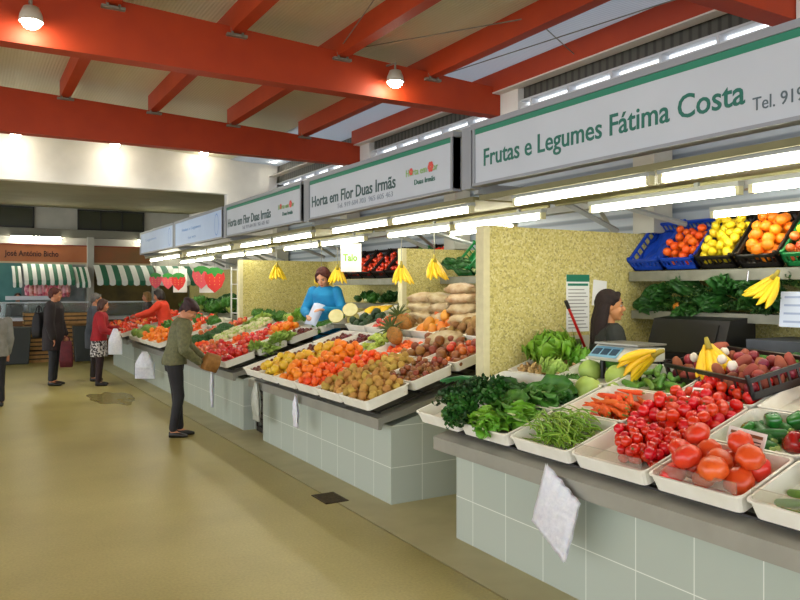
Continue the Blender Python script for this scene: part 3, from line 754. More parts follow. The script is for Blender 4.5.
# greens at the near left
def onM(fr, x, y, z=.03): return fr[0] @ Vector((x, y, z))
rt = lambda a, t=0, yw=0: (a, t, yw)
P = [(onM(F1[0,0], .14, .30), (0, -.3, -1.6)), (onM(F1[0,0], .32, .34, .08), (0, -.35, -1.5)), (onM(F1[0,0], .14, .22, .07), (0, .15, -1.8)), (onM(F1[0,0], .36, .30, .08), (0, -.2, -2.0)), (onM(F1[0,0], .22, .10, .09), (0, 0, -2.4)), (onM(F1[0, 0], .30, .2, .12), (0, .1, -2.6))]
P += [(onM(F1[0,0], .06, .25, .05), (0, .1, -1.7)), (onM(F1[0,0], .07, .14, .06), (0, .1, -1.6)), (onM(F1[0,0], .34, .12, .09), (0, 0, -2.0)), (onM(F1[0,0], .2, .28, .13), (.2, 0, -2.2)), (onM(F1[1,0], .1, .3, .06), (.2, 0, -2.0))]
for i, (p, r_) in enumerate(P):
    place(PARS[i % 2], p, r_, 1.3, 'dark green parsley bunch heaped on the front corner of the first counter', 'parsley', 'parsley bunches')
place(HEAD[2], onM(F1[1,0], .16, .46, .0), (0, .0, -1.4), 1.0, 'dark leafy greens bunch behind the parsley', 'leafy greens', 'dark leafy greens behind the parsley')
place(HEAD[2], onM(F1[1,0], .02, .30, .03), (.2, .05, -1.2), 1.0, 'dark leafy greens bunch behind the parsley', 'leafy greens', 'dark leafy greens behind the parsley')
place(HEAD[2], onM(F1[1,1], .24, .46, -.02), (.2, .08, -1.5), 1.0, 'dark leafy greens bunch behind the parsley', 'leafy greens', 'dark leafy greens behind the parsley')
def leek():
    bm = B(); tube(bm, [(0, 0, .02), (.1, 0, .025), (.2, 0, .03)], [.016, .017, .018], 9)
    o = obj('leek', bm, mat('leek_white', 'cfd8a0', .4), None, True); lb = B()
    for i in range(6): leaf(lb, Matrix.Translation((.17, 0, .03)) @ basis((1, (i-2.5)*.16, .1+.05*(i % 3))), .26, .028, -.5, .05, 8, 3, .6, .5)
    solid(obj('leaves', lb, mat('leek_leaf', '3c8a4a', .4, '2c7440', 10), o, True), .001)
    return o
LK = leek()
place(LK, (3.36, 4.36, .99), (0, .05, 1.75), 1.1, 'leek with broad green leaves lying across the corner of the first counter', 'leek')
place(HEAD[0], onM(F1[1,1], -.02, .52, .04), (.1, .12, -1.45), 1.15, 'dark chicory head with pale curved ribs, left of the pair', 'chicory')
place(HEAD[0], onM(F1[1,1], .12, .44, .05), (.5, .10, -1.5), 1.1, 'dark chicory head with pale curved ribs, lying nearer the savoy cabbage', 'chicory')
place(HEAD[1], onM(F1[0,1], .08, .46, .05), (0, .05, -1.5), 1.1, 'pale green pak choi in the front tray, beside the parsley', 'pak choi', 'pak choi in the front tray')
place(HEAD[0], onM(F1[0,1], .26, .48, .05), (.3, .05, -1.6), 1.0, 'dark chicory head in the front tray behind the pak choi', 'chicory')
place(HEAD[1], onM(F1[0,1], .20, .26, .06), (.3, .05, -1.3), 1.1, 'pale green pak choi in the front tray, beside the parsley', 'pak choi', 'pak choi in the front tray')
place(HEAD[1], onM(F1[0,1], .06, .30, .05), (.3, .05, -1.9), .9, 'pale green pak choi in the front tray, beside the parsley', 'pak choi', 'pak choi in the front tray')
place(LETD, onM(F1[2,1], .04, .38, .0), (.1, .2, 0), .62, 'open dark cabbage leaves between the chicory and the pale cabbages', 'cabbage')
for i, (x, y, z, s) in enumerate(((3.58, 3.64, .97, .98), (3.84, 3.87, 1.05, 1.0), (3.80, 3.54, 1.04, .98), (3.68, 3.46, 1.02, .5))):
    place(CAB[i % 2], (x, y, z), (.3, .2, i), s, ['pale round cabbage nearest the carrots', 'pale round cabbage just below the frilly lettuce', 'pale round cabbage cut by the banana bunch, in front of the scale', 'smallest pale cabbage among the short cucumbers'][i], 'cabbage')
place(SAV, (4.0, 3.78, 1.13), (.2, 0, 0), .95, 'dark green savoy cabbage in front of the white scale', 'savoy cabbage')
place(LETT, (3.93, 4.34, 1.14), (0, -.25, 0), 1.5, 'tall frilly green lettuce against the yellow partition', 'lettuce')
place(LETT, (4.0, 4.12, 1.08), (.2, -.3, 2), 1.15, 'frilly green lettuce leaning to the right of the tallest lettuce', 'lettuce')
place(LETT2, (3.74, 4.12, 1.04), (.2, -.3, 2), 1.1, 'pale frilly lettuce below the tall green lettuce', 'lettuce')
GING = mat('ginger_skin', 'd6b478', .7, 'c09a5c', 14, rand=.3, bump=.4, bscale=40)
def ginger():
    bm = B(); pts = [Vector((0, 0, 0))]
    tube(bm, [(-.06, 0, 0), (-.02, .01, .005), (.03, -.005, .0), (.07, .01, 0)], [.008, .018, .02, .007], 8)
    for a, b in (((-.02, 0, 0), (-.03, .05, .01)), ((.03, 0, 0), (.04, -.05, .01)), ((.0, 0, 0), (.01, .04, .02))): tube(bm, [a, Vector(a).lerp(Vector(b), .6), b], [.012, .014, .006], 8)
    return obj('ginger_root', bm, GING, None, True)
GN = [ginger()]
fill(GN, F1[2, 0], 26, .035, 'knobbly pale ginger root behind the dark leafy greens', 'ginger', 'ginger roots', lambda u, v: .1)
# empty white tray turned over, papers, cards
tray(3.66, 1.94, 2.42, 1.0, 'white empty tray sloping between the rear tomatoes and the orange', L=.40, tilt=TR)
tray(3.62, 1.43, 1.91, .99, 'white empty tray at the right edge behind the red peppers', L=.40, tilt=TR)
def card(loc, rot, w_, h_, lab, name='price_card'):
    t = obj(name, bx((-.001, -w_/2, 0), (.001, w_/2, h_)), PAPER); t.location = loc; t.rotation_euler = rot; tag(t, lab, 'price card')
    bm = B(); bm2 = B()
    box(bm, (-.0016, -w_*.42, h_*.62), (-.001, w_*.42, h_*.80)); obj('printed_line', bm, mat('brown_print', '8a5a34', .7), t)
    for k in range(2):
        obj('printed_line', box(B(), (-.0016, -w_*.40, h_*(.2+.18*k)), (-.001, w_*(.1+.15*k), h_*(.27+.18*k))), TXTK, t)
    return t
card((3.20, 2.2, .95), (0, .3, -.25), .25, .085, 'white price card between the ribbed tomatoes and the red peppers')
card((3.56, 2.72, 1.09), (0, .4, .3), .09, .06, 'small brown-printed price card standing in the tomatoes')
card((3.10, 1.75, .92), (0, .9, .2), .17, .1, 'large white price card lying on the cucumbers at the counter edge')
card((3.78, 2.05, 1.13), (0, .9, 0), .13, .09, 'white price card on the empty tray at the right edge')
# hanging bag in front
def hangbag(name, loc, W, Ln, m, lab, lean=0, seed=0, flat=.02, diamond=0):
    rd = random.Random(seed)
    def fn(u, v):
        s = (v-.5)*2; wd = W/2 * (.25 + .75*min(1, (u*2.2))**.8) if not diamond else W/2
        y = s*wd + lean*u*Ln + diamond*0; z = -u*Ln - (diamond*(v-.5)*W if diamond else 0)
        x = -flat*math.sin(pi*min(1, u*1.1))*(1-s*s)**.5 + .008*NZ.noise(Vector((u*6, s*4, seed))) + .004*math.sin(s*14+u*3)*(1-u)
        return (x, y, z)
    bm = sheet(B(), fn, 18, 14); g = sheet(bm, lambda u, v: tuple(Vector(fn(u, v)) * 1.0 + Vector((.012 + flat*1.6*math.sin(pi*min(1, u*1.05))*(1-((v-.5)*2)**2)**.5, 0, 0))), 18, 14)
    bmesh.ops.remove_doubles(bm, verts=bm.verts, dist=.0005)
    o = solid(obj(name, bm, m, None, True), .001); o.location = loc; return tag(o, lab, 'plastic bag')
hangbag('plastic_bag', (2.712, 2.92, .68), .26, .34, BAG, 'big white plastic bag hanging askew from the steel edge below the green beans', lean=.33, seed=3, flat=.014, diamond=-.6)
hangbag('plastic_bag', (2.71, 6.57, .70), .10, .31, BAG, 'thin white plastic bag hanging under the oranges', seed=5, flat=.02)
hangbag('plastic_bag', (2.71, 7.68, .70), .20, .42, BAGG, 'greyish white plastic bag at the left end of the oranges counter', seed=6, flat=.04)
hangbag('plastic_bag', (2.60, 12.9, .66), .34, .46, BAG, 'white plastic bag hanging from the counter to the left of the woman in green', seed=7, flat=.05).rotation_euler = (0, 0, R(55))
hangbag('plastic_bag', (2.71, 9.35, .70), .08, .5, BAG, 'narrow white plastic bag strip hanging under the loose tomatoes', seed=8, flat=.02)

# crates
def crate_bm(L, W, Hh):
    bm = B(); t_ = .008
    box(bm, (0, 0, 0), (L, W, t_))
    for (a, b) in (((0, 0), (L, t_)), ((0, W-t_), (L, W)), ((0, 0), (t_, W)), ((L-t_, 0), (L, W))):
        box(bm, (a[0], a[1], 0), (b[0], b[1], Hh*.35)); box(bm, (a[0]-.004, a[1]-.004, Hh*.8), (b[0]+.004, b[1]+.004, Hh))
        lx = b[0]-a[0]; ly = b[1]-a[1]; n = 7
        for k in range(n+1):
            if lx > ly: x = a[0] + (lx-t_)*k/n; box(bm, (x, a[1], Hh*.35), (x+t_*1.5, b[1], Hh*.8))
            else: y = a[1] + (ly-t_)*k/n; box(bm, (a[0], y, Hh*.35), (b[0], y+t_*1.5, Hh*.8))
    for (x, y) in ((0, 0), (L-.02, 0), (0, W-.02), (L-.02, W-.02)): box(bm, (x, y, 0), (x+.02, y+.02, Hh+.02))
    return bm
CRM = {}
def crate(x, y, z, lab, m, L=.48, W=.33, Hh=.13, tilt=.75, rz_=0, grp=None, name='plastic_crate'):
    k = (L, W, Hh, m.name)
    if k not in CRM: o = obj(name, crate_bm(L, W, Hh), m); CRM[k] = o.data
    else: o = link(bpy.data.objects.new(name, CRM[k]))
    o.location = (x, y, z); o.rotation_euler = (0, -tilt, rz_); tag(o, lab, 'crate', grp)
    return Matrix.Translation((x, y, z)) @ Euler((0, -tilt, rz_)).to_matrix().to_4x4(), L, W, Hh
# black crate of onions
fb = crate(3.66, 2.46, 1.10, 'black plastic crate of onions and garlic sloping behind the rear tomatoes', BLACKP, L=.42, W=.92, Hh=.12, tilt=.28, rz_=-.40)
RON = fruit('red_onion', mat('red_onion_skin', '9a3040', .3, '7a2030', 8, rand=.4), .035, (1, 1, .92), .04, 1, 2)
SWP = fruit('sweet_potato', mat('sweet_potato_skin', 'a4553a', .7, '8a4530', 10, rand=.3), .035, (1.9, 1, .9), .15, 1.4, 2)
fill(RON + SWP, (fb[0], .42, .92, .12), 62, .04, 'red-brown onion or sweet potato in the black crate', 'root vegetable', 'roots in the black crate', lambda u, v: .12)
GAR = fruit('garlic_bulb', mat('garlic_skin', 'e9e2d2', .6, 'd8cfc0', 10), .03, (1, 1, .85), .05, 1, 1, lobes(6, .08))
for x, y in ((.1, .70), (.14, .45), (.08, .25), (.25, .6)):
    o = put(GAR, fb[0] @ Matrix.Translation((x, y, .15)), None); tag(o, 'white garlic bulb on top of the black crate', 'garlic', 'garlic bulbs')
fb2 = crate(4.02, 3.28, 1.02, 'black plastic crate of dark greens under the banana bunch', BLACKP, L=.36, W=.36, Hh=.12, tilt=.2, rz_=.2)
def bowl(loc, r, lab): pass
# stand for scale
tag(obj('counter_shelf', bx((3.92, 3.05, .95), (4.35, 4.5, 1.0)), STEELD), 'steel shelf behind the first counter that carries the scale', 'shelf')
def scale():
    t = thing('weighing_scale', 'white electronic scale with blue displays in front of the dark-haired vendor', 'scale', (3.9, 3.42, 1.21), (0, 0, .0))
    b = obj('body', prism(B(), [(-.10, 0), (.22, 0), (.22, .095), (-.02, .105), (-.12, .02)], 0, .40), mat('scale_body', 'd3d2c4', .4), t); bevel(b, .008)
    obj('display', prism(B(), [(-.118, .027), (-.035, .094), (-.0365, .096), (-.12, .029)], .13, .385), mat('display_blue', '7fb2cc', .3), t)
    for k in range(3):
        obj('digits', prism(B(), [(-.102, .043), (-.055, .081), (-.0565, .083), (-.1035, .045)], .145+.08*k, .145+.08*k+.065), mat('digits_blue', '27465e', .4), t)
    obj('weighing_plate', bevel(obj('tmp', bx((-.06, -.01, .112), (.22, .38, .124)), STEEL), .004).data.copy(), mat('plate_steel', 'd8d8d2', .3, metal=.4), t)
    bpy.data.objects.remove(bpy.data.objects['tmp'])
    obj('leg', tube(B(), [(.18, .04, 0), (.18, .04, -.21)], .02, 8), BLACKP, t); obj('leg', tube(B(), [(.18, .36, 0), (.18, .36, -.21)], .02, 8), BLACKP, t)
    obj('leg', tube(B(), [(-.0, .04, 0), (-.0, .04, -.26)], .02, 8), BLACKP, t); obj('leg', tube(B(), [(-.0, .36, 0), (-.0, .36, -.26)], .02, 8), BLACKP, t)
scale()
def papersheet(loc, rot, w_, h_, lab, m=PAPER, name='paper_sheet', cat='paper'):
    o = obj(name, sheet(B(), lambda u, v: ((u-.5)*h_, (v-.5)*w_, .01*math.sin(u*3)*v), 6, 4), m, None, True); solid(o, .001)
    o.location = loc; o.rotation_euler = rot; return tag(o, lab, cat)
papersheet((4.0, 3.94, 1.20), (0, -.35, .3), .2, .14, 'white paper under the left side of the scale')
papersheet((3.88, 3.5, 1.19), (0, -.35, -.2), .2, .12, 'white paper between the cabbages and the banana bunch')
papersheet((4.35, 2.62, 1.2), (0, -.3, .2), .3, .2, 'white paper on the shelf behind the onion crate')
o = papersheet((4.3, 2.25, 1.22), (0, -.5, .1), .34, .22, 'large white paper at the right edge behind the onion crate')
def axes(z, y): z = Vector(z).normalized(); y = Vector(y); x = y.cross(z).normalized(); y = z.cross(x); return Matrix((x, y, z)).transposed().to_euler()
for i, (lc, ro, lab) in enumerate((((3.80, 3.22, 1.30), axes((.35, -.85, .32), (.5, .3, .8)), 'yellow banana bunch lying in front of the scale'), ((3.98, 2.98, 1.36), axes((.1, .35, .9), (.6, .6, -.2)), 'yellow banana bunch with a white tag behind the onion crate'))):
    place(BUN, lc, ro, 1.35, lab, 'banana bunch')
place(orange[0], (3.92, 2.24, 1.17), (0, 0, 0), 1.45, 'single large orange beside the end of the onion crate', 'orange')
fill(lemon, (Matrix.Translation((3.6, 1.5, 1.0)), .3, .3, .05), 3, .03, 'small yellow lemon by the right edge', 'lemon', 'lemons by the edge', lambda u, v: .05)
# ================================================================ BACK SHELVES
def shelf(y0, y1, z, lab, x0=5.02, th=.085, name='wall_shelf', depth=None):
    o = obj(name, prism(B(), [(x0, z-th), (x0+.02, z-th), (x0+.02, z-.02), (XW-.01, z-.02), (XW-.01, z), (x0, z)], y0, y1), STEELD)
    return tag(o, lab, 'shelf')
shelf(1.9, 4.56, 1.86, 'long steel shelf carrying the tilted fruit crates behind the first stall')
shelf(2.9, 4.56, 1.52, 'lower steel shelf with leafy greens behind the first stall', 5.05, .07)
cs = [(4.24, BLUEP, 'empty bright blue lining crate at the left end of the fruit shelf'), (3.90, BLUEP, 'blue-lined crate of tangerines on the fruit shelf'), (3.55, BLACKP, 'black crate of lemons on the fruit shelf'), (3.19, BLACKP, 'black crate of oranges on the fruit shelf'), (2.83, GREENP, 'green crate of apples at the right end of the fruit shelf'), (2.47, GREENP, 'green crate beyond the apples')]
FR = []
for y, m, lab in cs: FR.append(crate(5.10, y, 1.868, lab, m, L=.47, W=.325, tilt=.80))
bmw = sheet(B(), lambda u, v: (.02+.44*u, .01+.3*v, .03 + .02*math.sin(u*9)*math.sin(v*11) + .008*math.sin(30*v+9*u)), 20, 16)
for i in (0, 1):
    o = solid(obj('crate_liner', bmw if i == 0 else o.data, BLUEP if i == 0 else [], None, True), .002); o.matrix_world = FR[i][0]; o.location = FR[i][0].translation; o.rotation_euler = (0, -.80, 0); tag(o, ['crumpled blue plastic liner in the empty crate', 'crumpled blue plastic liner under the tangerines'][i], 'plastic liner')
def fillshelf(protos, fr, n, r, lab, cat, grp, x1=.36):
    fill(protos, (fr[0], x1, fr[2], fr[3]), n, r, lab, cat, grp, lambda u, v: .155)
fillshelf(tangerine, FR[1], 46, .036, 'orange tangerine in the blue-lined crate on the high shelf', 'tangerine', 'tangerines in the high crate', .38)
fillshelf(lemon, FR[2], 60, .036, 'yellow lemon in the black crate on the high shelf', 'lemon', 'lemons in the high crate', .44)
fillshelf(orange, FR[3], 40, .043, 'orange in the black crate on the high shelf', 'orange', 'oranges in the high crate', .44)
fillshelf(red_apple, (FR[4][0], .2, FR[4][2], FR[4][3]), 16, .038, 'red apple in the green crate on the high shelf', 'apple', 'red apples in the high crate', .22)
fillshelf(lemon, (FR[4][0] @ Matrix.Translation((.2, 0, 0)), .2, FR[4][2], FR[4][3]), 16, .036, 'yellow pear-coloured lemon above the red apples', 'lemon', 'lemons above the red apples', .22)
# leafy greens on lower shelf
for i in range(34):
    y = 3.12 + (i % 17)*.074
    place(PARS[i % 2] if (i % 4) else HEAD[2], (5.26-.05*(i // 17), y, 1.54+.11*(i // 17)+.02*(i % 3)), (random.uniform(-.3, .3), random.uniform(-.4, .4), random.uniform(2.3, 4.0)), random.uniform(.8, 1.0), 'dark leafy greens bunch on the shelf under the fruit crates', 'leafy greens', 'leafy greens on the lower shelf')
place(mango[0], (5.12, 4.12, 1.56), (0, 0, 1), .8, 'single orange-yellow mango at the left of the lower shelf greens', 'mango')
place(BUN, (4.9, 3.12, 1.80), axes((.1, -.45, .9), (.8, -.3, .1)), 1.3, 'banana bunch hanging from the fruit shelf beside the pinned calendar', 'banana bunch')
tag(obj('hook', tube(B(), [(5.0, 3.4, 1.84), (4.99, 3.4, 1.77), (4.98, 3.41, 1.745), (4.99, 3.43, 1.74), (5.0, 3.43, 1.765)], .004, 6), mat('chrome', 'dddddd', .15, metal=1)), 'chrome hook on the steel shelf below the lemons', 'hook')
t = obj('wall_calendar', bx((-.002, 0, 0), (.002, .36, .25)), mat('calendar_paper', 'c9d3e4', .6)); t.location = (4.97, 2.78, 1.44); t.rotation_euler = (0, .1, 0); tag(t, 'pale blue printed calendar sheet at the right edge under the shelf', 'calendar')
for k in range(4):
    for j in range(2): obj('printed_block', bx((-.004, .03+j*.17, .03+k*.058), (-.002, .17+j*.16, .045+k*.058)), mat('calendar_print', '9aa9c8', .6), t)
obj('printed_block', bx((-.004, .03, .015), (-.002, .1, .035)), TXTK, t)
# dark corner under the shelf
def monitor():
    t = thing('cash_register', 'black cash register on a dark stand behind the vendor', 'cash register', (4.75, 3.42, 0))
    obj('stand', bx((0, 0, 0), (.4, .74, 1.05)), BLACKP, t)
    obj('body', bevel(obj('tmp', prism(B(), [(0, 1.05), (.4, 1.05), (.4, 1.5), (.1, 1.47), (0, 1.2)], .02, .72), mat('register_black', '121214', .5)), .01).data.copy(), mat('register_black', '121214', .5), t); bpy.data.objects.remove(bpy.data.objects['tmp'])
    obj('screen', prism(B(), [(-.01, 1.22), (.08, 1.44), (.085, 1.435), (-.004, 1.215)], .10, .62), mat('screen_black', '0a0c10', .35), t)
    obj('keypad', prism(B(), [(-.16, 1.06), (0, 1.14), (0, 1.06)], .12, .6), mat('keypad_grey', '2c2c30', .5), t)
monitor()
tag(obj('storage_bin', prism(B(), [(4.85, 0), (5.3, 0), (5.35, 1.35), (4.8, 1.35)], 2.85, 3.28), mat('bin_grey', '4c5058', .4, '3d4148', 6)), 'dark grey storage bin beside the cash register', 'bin')
for i in range(6):
    place([LETD, HEAD[2], SAV][i % 3], (4.55+.12*(i % 2), 2.45+.12*i, 1.16), (.3, -.2, i*1.3), .75, 'dark green leafy vegetable on the low shelf at the right', 'leafy greens', 'greens on the low right shelf')
tag(obj('rear_shelf', bx((4.4, 1.5, 1.1), (4.75, 3.25, 1.15)), STEELD), 'low steel shelf behind the onion crate', 'shelf')
fr_ = crate(4.42, 1.75, 1.2, 'dark crate of red peppers at the right edge of the low shelf', BLACKP, L=.32, W=.5, Hh=.1, tilt=.35)
fill(red_pepper, fr_, 10, .045, 'dark red pepper in the crate at the right edge', 'pepper', 'peppers in the right edge crate')
# poster, paper and red pole on the first partition
def poster():
    t = obj('price_poster', bx((0, -.003, 0), (.26, 0, .48)), PAPER); t.location = (4.30, 4.578, 1.35); tag(t, 'tall price list poster with a green header on the yellow partition', 'poster')
    obj('header', bx((0, -.005, .42), (.26, -.003, .48)), SIGNG, t); obj('header_line', bx((.015, -.005, .385), (.245, -.003, .405)), SIGNG, t)
    for k in range(12): obj('printed_line', bx((.02, -.005, .03+k*.029), (.24-.02*(k % 3), -.003, .038+k*.029)), mat('grey_print', '9a9a92', .7), t)
poster()
o = obj('paper_sheet', bx((0, -.003, 0), (.16, 0, .22)), PAPER); o.location = (4.59, 4.578, 1.57); o.rotation_euler = (0, R(5), 0); tag(o, 'white paper pinned to the yellow partition beside the price poster', 'paper')
t = obj('picture_card', bx((0, -.004, 0), (.2, 0, .22)), mat('picture_mount', 'bdb9a0', .6)); t.location = (4.36, 4.578, 1.10); tag(t, 'small framed green photo card below the price poster', 'picture')
obj('photo', bx((.02, -.006, .04), (.11, -.004, .19)), mat('photo_green', '2c4a24', .5, '6a7a3a', 30), t)
t = thing('broom_handle', 'red pole with a black tip leaning in front of the price poster', 'pole', (4.12, 4.2, 1.2)); 
obj('pole', tube(B(), [(.25, 0, .02), (.06, 0, .36)], .011, 8), mat('red_pole', 'c01c18', .35), t); obj('tip', tube(B(), [(.062, 0, .355), (.03, 0, .415)], .015, 8), BLACKP, t)
for c_ in t.children: c_.location = (0, 0, 0)
t.location = (4.05, 4.35, 1.2)
# ================================================================ COUNTER 2
def col(y0, n, w=.48, gap=.01): return [(y0 + i*(w+gap), y0 + i*(w+gap) + w) for i in range(n)]
C2C = col(5.03, 6, .478)
rack(5.05, 7.95, 'dark stepped rack under the trays of oranges and kiwis', 2.70, 4)
F2 = {}
D2 = {(0,0): 'with the kiwis, on the near corner', (0,1): 'with the kiwis, second from the near corner', (0,2): 'with the tangerines', (0,3): 'with the front oranges', (0,4): 'with the yellow apples', (0,5): 'with the small dark plums',
      (1,0): 'with the small brown onions', (1,1): 'behind the second kiwi tray', (1,2): 'behind the tangerines', (1,3): 'behind the front oranges', (1,4): 'behind the yellow apples', (1,5): 'behind the dark plums',
      (2,0): 'with the red-brown onions', (2,1): 'with the big potatoes', (2,2): 'with the pineapple', (2,3): 'with the pale grapes', (2,4): 'with the dark figs', (2,5): 'beside the dark figs',
      (3,0): 'with the potatoes beside the first partition', (3,1): 'with the loose potatoes and bags', (3,2): 'with the mangos', (3,3): 'with the rear brown potatoes', (3,4): 'with the rear red apples', (3,5): 'with the avocados'}
for (k, c), nm in D2.items():
    y0, y1 = C2C[c]
    F2[k, c] = tray(2.68+.42*k, y0, y1, .757+.13*k + (.06 if k == 3 else 0), 'white plastic tray on the oranges counter ' + nm, 'white trays on the oranges counter')
H1 = lambda h, e=.05: (lambda u, v: h + e*u)
fill(kiwi, F2[0,0], 75, .032, 'golden brown kiwi heaped at the near corner of the oranges counter', 'kiwi', 'kiwis', H1(.12))
fill(kiwi, F2[0,1], 75, .032, 'golden brown kiwi heaped at the near corner of the oranges counter', 'kiwi', 'kiwis', H1(.12))
fill(kiwi, F2[1,1], 60, .032, 'golden brown kiwi heaped at the near corner of the oranges counter', 'kiwi', 'kiwis', H1(.13))
fill(tangerine, F2[0,2], 66, .034, 'orange tangerine heaped on the oranges counter', 'tangerine', 'tangerines', H1(.12))
fill(tangerine, F2[1,2], 50, .034, 'orange tangerine heaped on the oranges counter', 'tangerine', 'tangerines', H1(.13))
fill(orange, F2[0,3], 36, .044, 'round orange between the tangerines and the yellow apples', 'orange', 'oranges', H1(.12))
fill(orange, F2[1,3], 34, .044, 'round orange between the tangerines and the yellow apples', 'orange', 'oranges', H1(.13))
fill(yellow_apple, F2[0,4], 34, .045, 'yellow apple at the left part of the oranges counter', 'apple', 'yellow apples', H1(.13))
fill(yellow_apple, F2[1,4], 26, .045, 'yellow apple at the left part of the oranges counter', 'apple', 'yellow apples', H1(.12))
fill(dark_fruit, F2[0,5], 60, .023, 'small dark red plum at the left end of the oranges counter', 'plum', 'dark plums', H1(.10))
fill(dark_fruit, F2[1,5], 45, .023, 'small dark red plum at the left end of the oranges counter', 'plum', 'dark plums', H1(.10))
fill(small_onion, F2[1,0], 90, .027, 'small brown onion heaped behind the kiwis', 'onion', 'small brown onions', H1(.12))
fill(big_onion, F2[2,1], 26, .045, 'big brown onion above the small ones', 'onion', 'big brown onions', H1(.11))
fill(red_apple + big_onion, F2[2,0], 34, .04, 'red-brown apple or onion in the third tray from the front, by the dark gap', 'apple', 'red-brown fruit by the gap', H1(.12))
fill(potato, F2[3,0], 60, .04, 'brown potato heaped beside the first yellow partition', 'potato', 'potatoes by the partition', H1(.20, .1))
fill(potato, F2[3,1], 34, .04, 'brown potato heaped beside the first yellow partition', 'potato', 'potatoes by the partition', H1(.12))
fill(tangerine, F2[2,2], 22, .034, 'tangerine around the pineapple', 'tangerine', 'tangerines around the pineapple', H1(.07))
fill(mango, F2[3,2], 12, .055, 'orange-yellow mango near the pineapple', 'mango', 'mangos near the pineapple', H1(.10))
fill(avocado, F2[3,5], 22, .045, 'dark green avocado in the far rear corner of the oranges counter', 'avocado', 'avocados', H1(.16))
fill(dark_fruit, F2[2,4], 60, .023, 'small dark red fig behind the yellow apples', 'fig', 'dark figs', H1(.08))
fill(dark_fruit, F2[2,5], 40, .023, 'small dark red fig behind the yellow apples', 'fig', 'dark figs', H1(.08))
fill(potato, F2[3,3], 30, .042, 'brown potato in the rear of the oranges counter', 'potato', 'potatoes in the rear trays', H1(.10))
fill(red_apple, F2[3,4], 30, .038, 'red apple between the avocados and the rear potatoes', 'apple', 'red apples by the avocados', H1(.10))
GRP_ = mat('white_grape', 'bccb5a', .25, 'a5b845', 10, sss=.2, rand=.2)
def grapes():
    bm = B(); rd = random.Random(4)
    for i in range(46):
        t = rd.random(); r_ = .045 * (1-t*.6); a = rd.uniform(0, 6.28)
        sphere(bm, (t*.15, r_*cos(a), .03 + .6*r_*abs(math.sin(a))), .016, (1, 1, 1.1), 8, 6)
    o = obj('grape_bunch', bm, GRP_, None, True); obj('stem', tube(B(), [(-.04, 0, .04), (0, 0, .04), (.1, 0, .03)], .003, 5), mat('stem_brown', '6a5a2a', .6), o); return o
GRA = [grapes()]
def scatter(protos, fr, spots, lab, cat, grp, s=1, z=.03, yaw=None, tl=.2):
    for i, (x, y) in enumerate(spots):
        o = put(protos, fr[0] @ Matrix.Translation((x, y, z + .02*(i % 3))), (Matrix.Rotation(random.uniform(0, 6.28) if yaw is None else yaw + random.gauss(0, .3), 4, 'Z') @ Matrix.Rotation(random.gauss(0, tl), 4, 'Y')), s*random.uniform(.92, 1.08)); tag(o, lab, cat, grp)
scatter(GRA, F2[2,3], [(.08, .1), (.2, .12), (.3, .1), (.1, .25), (.22, .28), (.32, .25), (.1, .38), (.22, .40), (.3, .38)], 'bunch of pale green grapes behind the oranges', 'grapes', 'grape bunches', 1.15)
def pineapple():
    f = lambda th, r, z: r * (1 + .04 * cos(8*th + z*60))
    pr = [(0, -.09)] + [(.058*math.sqrt(max(0, 1-(z/.095)**2))+.004, z) for z in [x*.01 for x in range(-9, 10)]] + [(0, .095)]
    m = mat('pineapple_skin', 'b0701e', .6, '7a5a20', 40, bump=.9, bscale=55)
    o = obj('pineapple', lathe(B(), pr, 24, f), m, None, True); bm = B()
    for i in range(26):
        a = i*2.4; el = .35 + 1.1*i/26; leaf(bm, Matrix.Translation((0, 0, .085)) @ basis((cos(a)*cos(el), math.sin(a)*cos(el), math.sin(el))), .13, .011, -.7, 0, 6, 2, .4, .4)
    solid(obj('crown', bm, mat('pineapple_crown', '5c6e34', .5, '47582a', 20), o, True), .0012); return o
PIN = pineapple()
place(PIN, (3.72, 6.42, 1.24), (0, R(-60), R(-100)), 1.25, 'pineapple lying with its leafy crown towards the partition, above the kiwis', 'pineapple')
place(PIN, (3.95, 6.62, 1.36), (0, R(-50), R(-80)), 1.15, 'smaller pineapple behind the first one, beside the mangos', 'pineapple')
# potato bags
NET = mat('potato_bag_film', 'c9b894', .45, 'a07c4c', 9, bump=.7, bscale=30, rand=.3)
def bagmesh(seed):
    return obj('potato_bag', sphere(B(), (0, 0, 0), 1, (.14, .22, .065), 20, 12, f=lambda d: (1 + .22*NZ.noise(d*4.5+Vector((seed, 0, 0)))) * (1 - .25*max(0, abs(d.y)-.8)/.2)), NET, None, True)
BGS = [bagmesh(i) for i in range(3)]
tag(obj('bag_shelf', bx((4.08, 5.7, 1.22), (4.55, 7.0, 1.26)), STEELD), 'steel shelf that carries the stacked potato bags', 'shelf')
k = 0
for lv in range(5):
    for j in range(3 if lv < 4 else 1):
        place(BGS[k % 3], (4.22+.03*lv, 5.86+.38*j+.07*lv, 1.325+.095*lv), (random.uniform(-.1, .1), random.uniform(-.2, .05), random.uniform(-.15, .15)), 1.0, 'plastic bag of potatoes stacked beside the first yellow partition', 'bag of potatoes', 'stacked potato bags'); k += 1
place(BGS[0], (3.86, 5.72, 1.24), (0, -.3, .1), 1.1, 'pale bag of potatoes lying in front of the bag stack', 'bag of potatoes')
# raised banana tray
tag(obj('banana_shelf', bx((4.24, 7.72, 1.28), (4.7, 8.3, 1.32)), STEELD), 'raised steel shelf under the banana tray', 'shelf')
fbn = tray(4.26, 7.78, 8.26, 1.33, 'white tray of bananas and corn raised at the back of the oranges counter', tilt=.25)
for i in range(3):
    place(BUN, tuple(fbn[0] @ Vector((.3-.03*i, .12+.13*i, .10))), (R(75), 0, R(80)), 1.1, 'yellow banana bunch lying in the raised tray', 'banana bunch', 'bananas in the raised tray')
